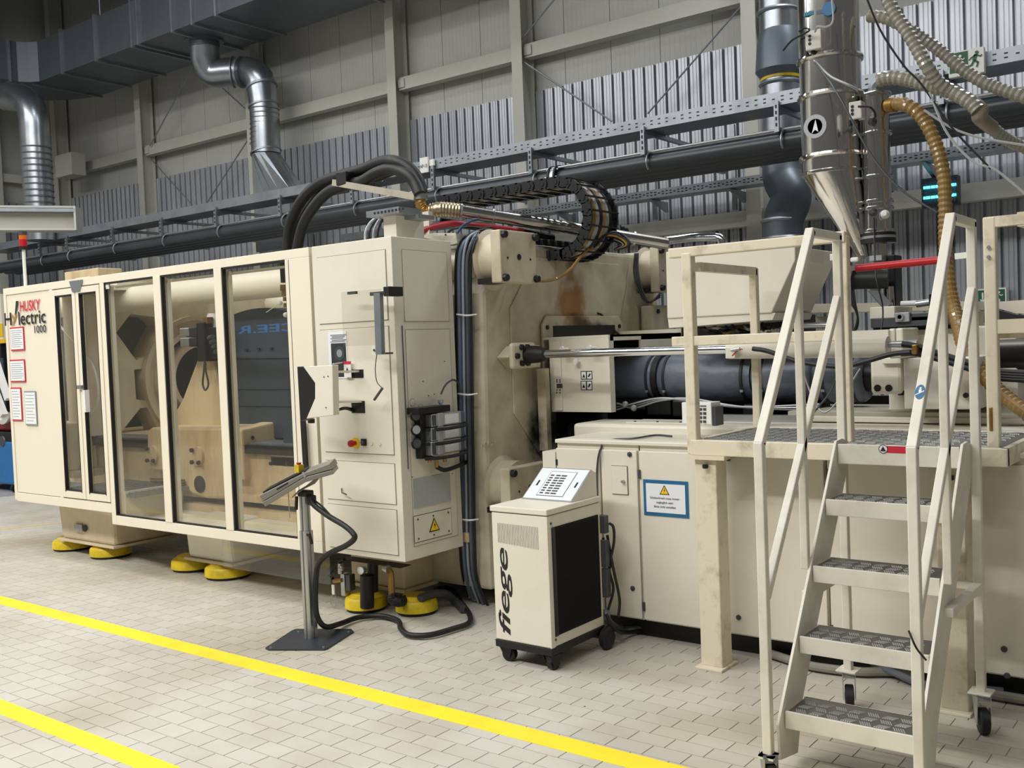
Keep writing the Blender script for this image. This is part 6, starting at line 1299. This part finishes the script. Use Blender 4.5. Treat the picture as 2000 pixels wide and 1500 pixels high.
def cone(): 
    b = MB(); n = 40; z1c, z0c = hz(343), wz(1680, 500, HY)
    r0c = .035
    top_ = [(cxm+hr*math.cos(2*pi*k/n), HY+hr*math.sin(2*pi*k/n), z1c) for k in range(n)]; bot_ = [(tipx+r0c*math.cos(2*pi*k/n), HY+r0c*math.sin(2*pi*k/n), z0c) for k in range(n)]
    b.add(top_+bot_, [(k, (k+1) % n, n+(k+1) % n, n+k) for k in range(n)], True); return b.build('cone', STEEL, HL)
cone()
MB().cyl((tipx, HY, wz(1680, 500, HY)), (tipx, HY, wz(1680, 545, HY)), .035).build('outlet_tube', STEEL, HL)
c = W(1592, 247, y=HY-hr-.002)
MB().lathe(c, (0, -1, 0), [(0, .07), (.003, .07), (.003, .045), (0, .045)], 28).build('etched_ring', LGREY, HL); MB().prism([(c.x-.02, c.z-.04), (c.x+.0, c.z-.02), (c.x+.02, c.z-.035), (c.x+.005, c.z+.04)], 'y', c.y-.005, c.y-.002).build('etched_mark', WHITE, HL)
text('teal_lettering', 'comet', mat('teal_print', '1d7f8e', .5), HL, (wx(1573, 29, HY-hr), HY-hr*.97-.004, wz(1573, 28, HY-hr)), .05, sx=1.2) if False else None
MB().lathe(W(1619, 17, y=HY-hr), (0, -1, 0), [(-.02, .04), (.004, .04)], 20).build('blue_emblem', BLUEP, HL)
text('teal_lettering', 'motan', mat('teal_print', '1d7f8e', .5), HL, W(1570, 30, y=HY-hr-.003), .055, rot=.03, sx=1.1) if False else None
b = MB(); 
for k in range(6): p_ = W(1570+3.0*k, 29-k*.8, y=HY-hr-.002); b.box(p_.x, p_.x+.008, p_.y, p_.y+.03, p_.z-.01, p_.z+.012)
b.build('teal_print', mat('teal_print', '1d7f8e', .5), HL)
b = MB()
for k in range(6): p_ = W(1594+3.2*k, 25-k*.6, y=HY-hr-.002); b.box(p_.x, p_.x+.008, p_.y, p_.y+.03, p_.z-.01, p_.z+.012)
b.build('blue_print', BLUEG, HL)
def jbox(label, px0, py0, px1, py1, y, parent=None):
    t = thing('junction_box', label, 'junction box', W((px0+px1)/2, py1, y=y)); pbox('box_body', LGREY if False else mat('pale_grey_plastic', 'c7c6c0', .45), t, px0, py0, px1, py1, y, .07, bevel=.006)
    for k in range(3): MB().lathe(W(px0+(px1-px0)*.3, py0+(py1-py0)*(.28+.24*k), y=y), (0, -1, 0), [(0, .009), (.003, .009)], 12).build('indicator', BLACK, t)
    for k in range(3): MB().cyl(W(px0+4+6*k, py1, y=y+.03), W(px0+4+6*k, py1+10+(6 if k == 0 else 0), y=y+.03), .012, seg=10).build('cable_gland', BLACK if k % 2 == 0 else LGREY, t)
    return t
J1 = jbox('pale junction box with three black dots on the big stainless hopper', 1572, 62, 1604, 93, HY-hr-.05)
J2 = jbox('pale junction box with three black dots beside the small stainless hopper', 1657, 200, 1683, 230, HY-.3)
HS = thing('small_hopper_loader', 'slim stainless steel hopper loader to the right of the big one', 'hopper', W(1715, 500, y=HY-.02))
sx_ = (wx(1683, 280, HY)+wx(1740, 280, HY))/2; sr = (wx(1740, 280, HY)-wx(1683, 280, HY))/2*.92
def sz(py): return wz(1712, py, HY)
MB().lathe((sx_, HY, sz(460)), (0, 0, 1), [(0, sr), (sz(185)-sz(460), sr)], 36).build('cylinder', STEEL, HS)
for py in (186, 262, 347, 395, 408, 452):
    MB().lathe((sx_, HY, sz(py)-.01), (0, 0, 1), [(0, sr), (0, sr+.012), (.01, sr+.014), (.02, sr+.012), (.022, sr)], 36).build('clamp_ring', STEEL, HS)
MB().lathe((sx_, HY, sz(476)), (0, 0, 1), [(0, sr+.01), (.0, sr+.02), (.06, sr+.02), (.06, sr)], 36).build('black_collar', BLACK, HS); MB().lathe((sx_, HY, sz(467)), (0, 0, 1), [(0, sr+.022), (.015, sr+.022)], 36).build('bright_clamp', ALU, HS)
MB().cyl((sx_, HY, sz(476)), (sx_, HY, sz(500)), sr*.62).build('neck', STEEL, HS); MB().cyl((sx_, HY, sz(500)), (sx_, HY, sz(520)), sr*.8).build('neck_flange', GREYM, HS)
for q, m in [((1704, 238), DGREY), ((1705, 415), DGREY), ((1729, 419), WHITE)]: MB().lathe(W(*q, y=HY-sr), (.2, -1, 0), [(0, .026), (.03, .024), (.05, .012)], 16).build('sensor', m, HS)
MB().tube([W(1707, 425, y=HY-sr-.04), W(1708, 470, y=HY-sr-.05), W(1711, 540, y=HY-.3), W(1724, 600, y=HY-.3), W(1720, 650, y=HY-.35), W(1705, 700, y=HY-.4)], .005, seg=6).build('sensor_cable', BLACKR, HS)
MB().tube([W(1676, 208, y=HY-.3), W(1700, 210, y=HY-.3), W(1710, 225, y=HY-.25), W(1705, 236, y=HY-.12)], .006, seg=6).build('sensor_cable', BLACKR, HS)
MB().tube([(sx_, HY, sz(186)), W(1706, 172, y=HY), W(1715, 160, y=HY), W(1730, 155, y=HY)], .032).build('inlet_elbow', GREYM, HS)
t = thing('feed_valve', 'dark rotary feed valve with slanted chute under the slim hopper', 'feeder', W(1715, 590, y=HY-.1))
MB().cyl(W(1655, 547, y=HY-.2), W(1735, 545, y=HY-.15), .055).build('motor', BLACK, t); MB().cyl(W(1664, 547, y=HY-.24), W(1668, 547, y=HY-.24), .06).build('motor_cap', DGREY, t)
pbox('dark_column', DARKS, t, 1732, 498, 1750, 600, HY-.05, .14, bevel=.006); MB().cyl(W(1735, 560, y=HY-.08), W(1737, 597, y=HY-.08), .03).build('tube', STEEL, t)
MB().bar(W(1703, 563, y=HY-.15), W(1733, 598, y=HY-.12), .06, .05).build('chute', GREYM, t); pbox('fitting_plate', LGREY, t, 1698, 500, 1722, 508, HY-.12, .12); pbox('white_cylinder', WHITE, t, 1660, 503, 1676, 511, HY-.2, .04, bevel=.008)
for k in range(3): MB().tube([W(1658+4*k, 560, y=HY-.25), W(1662+4*k, 590, y=HY-.3), W(1675, 620+8*k, y=HY-.3), W(1660-6*k, 672, y=HY-.35)], .006, seg=6).build('cable', BLACKR, t)

def fhose(label, pts, r, m, corr=.006, pitch=.03):
    o = MB().tube([W(a, b2, y=c) for a, b2, c in pts], r-.003, seg=16, corr=corr, pitch=pitch).build('flexible_hose', m, sharp=15); tag(o, label, 'hose'); return o
fhose('thick grey flexible hose dropping diagonally from the top right edge onto the level one', [(1722, -30, 5.9), (1745, 22, 5.9), (1780, 75, 5.9), (1808, 125, 5.9), (1830, 158, 5.95), (1858, 178, 6.0)], .036, GREYH)
fhose('grey flexible hose leaving the big hopper and sweeping down to the right edge', [(1695, 32, 6.1), (1720, 33, 6.1), (1745, 42, 6.1), (1780, 60, 6.15), (1830, 95, 6.2), (1880, 135, 6.2), (1930, 165, 6.2), (2030, 200, 6.2)], .034, GREYH)
fhose('grey hose from the slim hopper lid running right with a dull bend', [(1714, 158, 6.0), (1735, 152, 6.0), (1770, 155, 6.0), (1820, 168, 6.0), (1860, 180, 6.0), (1895, 200, 6.0), (1910, 215, 6.0)], .04, GREYH)
o = MB().tube([W(1880, 190, y=6.02), W(1905, 205, y=6.02), W(1916, 216, y=6.02), (W(1912, 228, y=6.03)), W(1925, 240, y=6.1), W(1938, 250, y=6.15)], .04, seg=14).build('plastic_hose_bend', mat('translucent_grey_plastic', '857a6a', .3)); tag(o, 'dull brownish plastic bend at the end of the slim hopper hose', 'hose')
fhose('lower grey flexible hose leaving at the right edge', [(1935, 248, 6.2), (1960, 268, 6.3), (1990, 284, 6.4), (2040, 300, 6.5)], .034, GREYH)
fhose('long amber flexible hose curving down from the slim hopper behind the stairs', [(1745, 203, 6.05), (1770, 205, 6.0), (1800, 228, 6.0), (1825, 275, 6.0), (1842, 335, 6.0), (1846, 400, 6.0), (1846, 460, 6.0), (1850, 530, 5.95), (1860, 590, 5.9), (1872, 635, 5.8), (1885, 680, 5.7), (1915, 725, 5.6), (1955, 768, 5.5), (2010, 810, 5.4)], .037, BROWNH)
MB().cyl(W(1736, 206, y=6.07), W(1750, 204, y=6.04), .043).build('hose_coupling', BRASS, HS)
for k, (pts, m, r, lab) in enumerate([
    ([(1690, -10, 5.7), (1720, 60, 5.7), (1765, 128, 5.7), (1800, 165, 5.7), (1860, 250, 5.7), (1935, 330, 5.7)], BLACKR, .006, 'thin dark cable crossing from the hopper top to the lower right'),
    ([(1590, 118, 5.8), (1610, 145, 5.75), (1640, 190, 5.7), (1700, 300, 5.7), (1760, 370, 5.7), (1830, 415, 5.7)], DGREY, .006, 'thin grey cable crossing in front of both stainless hoppers'),
    ([(1590, 118, 5.8), (1620, 148, 5.75), (1655, 165, 5.75), (1675, 175, 5.8)], LGREY, .007, 'light grey cable from the junction box to the slim hopper lid'),
    ([(1815, 180, 5.7), (1850, 260, 5.7), (1900, 315, 5.7), (1945, 332, 5.7), (2010, 385, 5.7)], LGREY, .007, 'pale looping cable ending in a blue plug at right'),
    ([(1805, 215, 5.8), (1860, 250, 5.8), (1920, 270, 5.8), (2010, 285, 5.8)], LGREY, .007, 'pale cable running level to the right edge'),
    ([(1560, 62, 5.8), (1570, 55, 5.8), (1580, 60, 5.8), (1548, 78, 6.0), (1530, 98, 6.1)], BLACKR, .006, 'black cable loop left of the upper junction box'),
    ([(1625, -5, 5.75), (1627, 40, 5.75), (1615, 52, 5.75), (1597, 52, 5.75), (1592, 62, 5.8)], LGREY, .006, 'pale cable loop above the upper junction box'),
    ([(1555, 690, 5.4), (1600, 800, 5.3), (1640, 780, 5.3), (1680, 720, 5.3)], LGREY, .005, 'pale thin cable drooping in front of the jackets behind the stairs'),
    ([(1590, 805, 5.2), (1625, 760, 5.2), (1645, 700, 5.2), (1660, 660, 5.3)], DGREY, .005, 'dark thin cable beside the pale one behind the stairs')]):
    o = MB().tube([W(a, b2, y=c) for a, b2, c in pts], r, seg=6).build('thin_cable', m); tag(o, lab, 'cable')

# ================================================================== FAR LEFT: service cart
t = thing('service_cart', 'blue wheeled service cart half hidden behind the guard at the left edge', 'cart', W(5, 962, z=0))
cp = W(5, 960, z=0); 
x0, x1, yq = cp.x-.9, cp.x+.12, cp.y
a = W(23, 860, y=yq)
box('blue_body', BLUEPAINT, t, x0, a.x, yq, yq+.6, .1, wz(20, 862, yq), bevel=.03); box('dark_gear_side', DARKS, t, a.x-.0, a.x+.06, yq+.05, yq+.5, .12, wz(20, 862, yq)); box('dark_top', DARKS, t, x0, a.x+.05, yq, yq+.6, wz(20, 862, yq), wz(20, 845, yq), bevel=.01)
MB().lathe((wx(5, 862, yq), yq-.01, wz(5, 862, yq)), (0, 1, 0), [(0, .07), (.03, .09)], 20).build('round_dial', DGREY, t)
box('red_tank', mat('dark_red_paint', '7e1a20', .4), t, x0, a.x-.02, yq+.1, yq+.5, wz(20, 844, yq), wz(20, 825, yq), bevel=.03)
for xw in (x0+.2, a.x-.08, a.x+.02): MB().cyl((xw-.03, yq+.05, .055), (xw+.02, yq+.05, .055), .055).build('wheel', BLACKR, t)
MB().bar(W(-10, 700, y=yq), W(16, 780, y=yq), .07).build('white_arm', WHITE, t); MB().bar(W(-10, 765, y=yq), W(8, 812, y=yq), .08).build('white_arm', WHITE, t); MB().lathe(W(8, 815, y=yq+.05), (.3, -1, .2), [(-.05, .08), (.02, .1), (.06, .05)], 16).build('white_head', WHITE, t)
t = thing('left_machine', 'dark machine with yellow sign and cream side at the left edge behind the guard', 'machine', W(-20, 960, y=7.2))
pbox('dark_cabinet', DARKS, t, -200, 662, 12, 850, 7.6, .8); pbox('cream_top', CREAM2, t, -200, 600, 6, 665, 7.58, .6); pbox('yellow_sign', YELP, t, -20, 634, 5, 657, 7.57, .01); pbox('yellow_pipe', YELP, t, -20, 664, 9, 670, 7.55, .05); pbox('door_window', BLUEG, t, -20, 700, 10, 800, 7.58, .02)
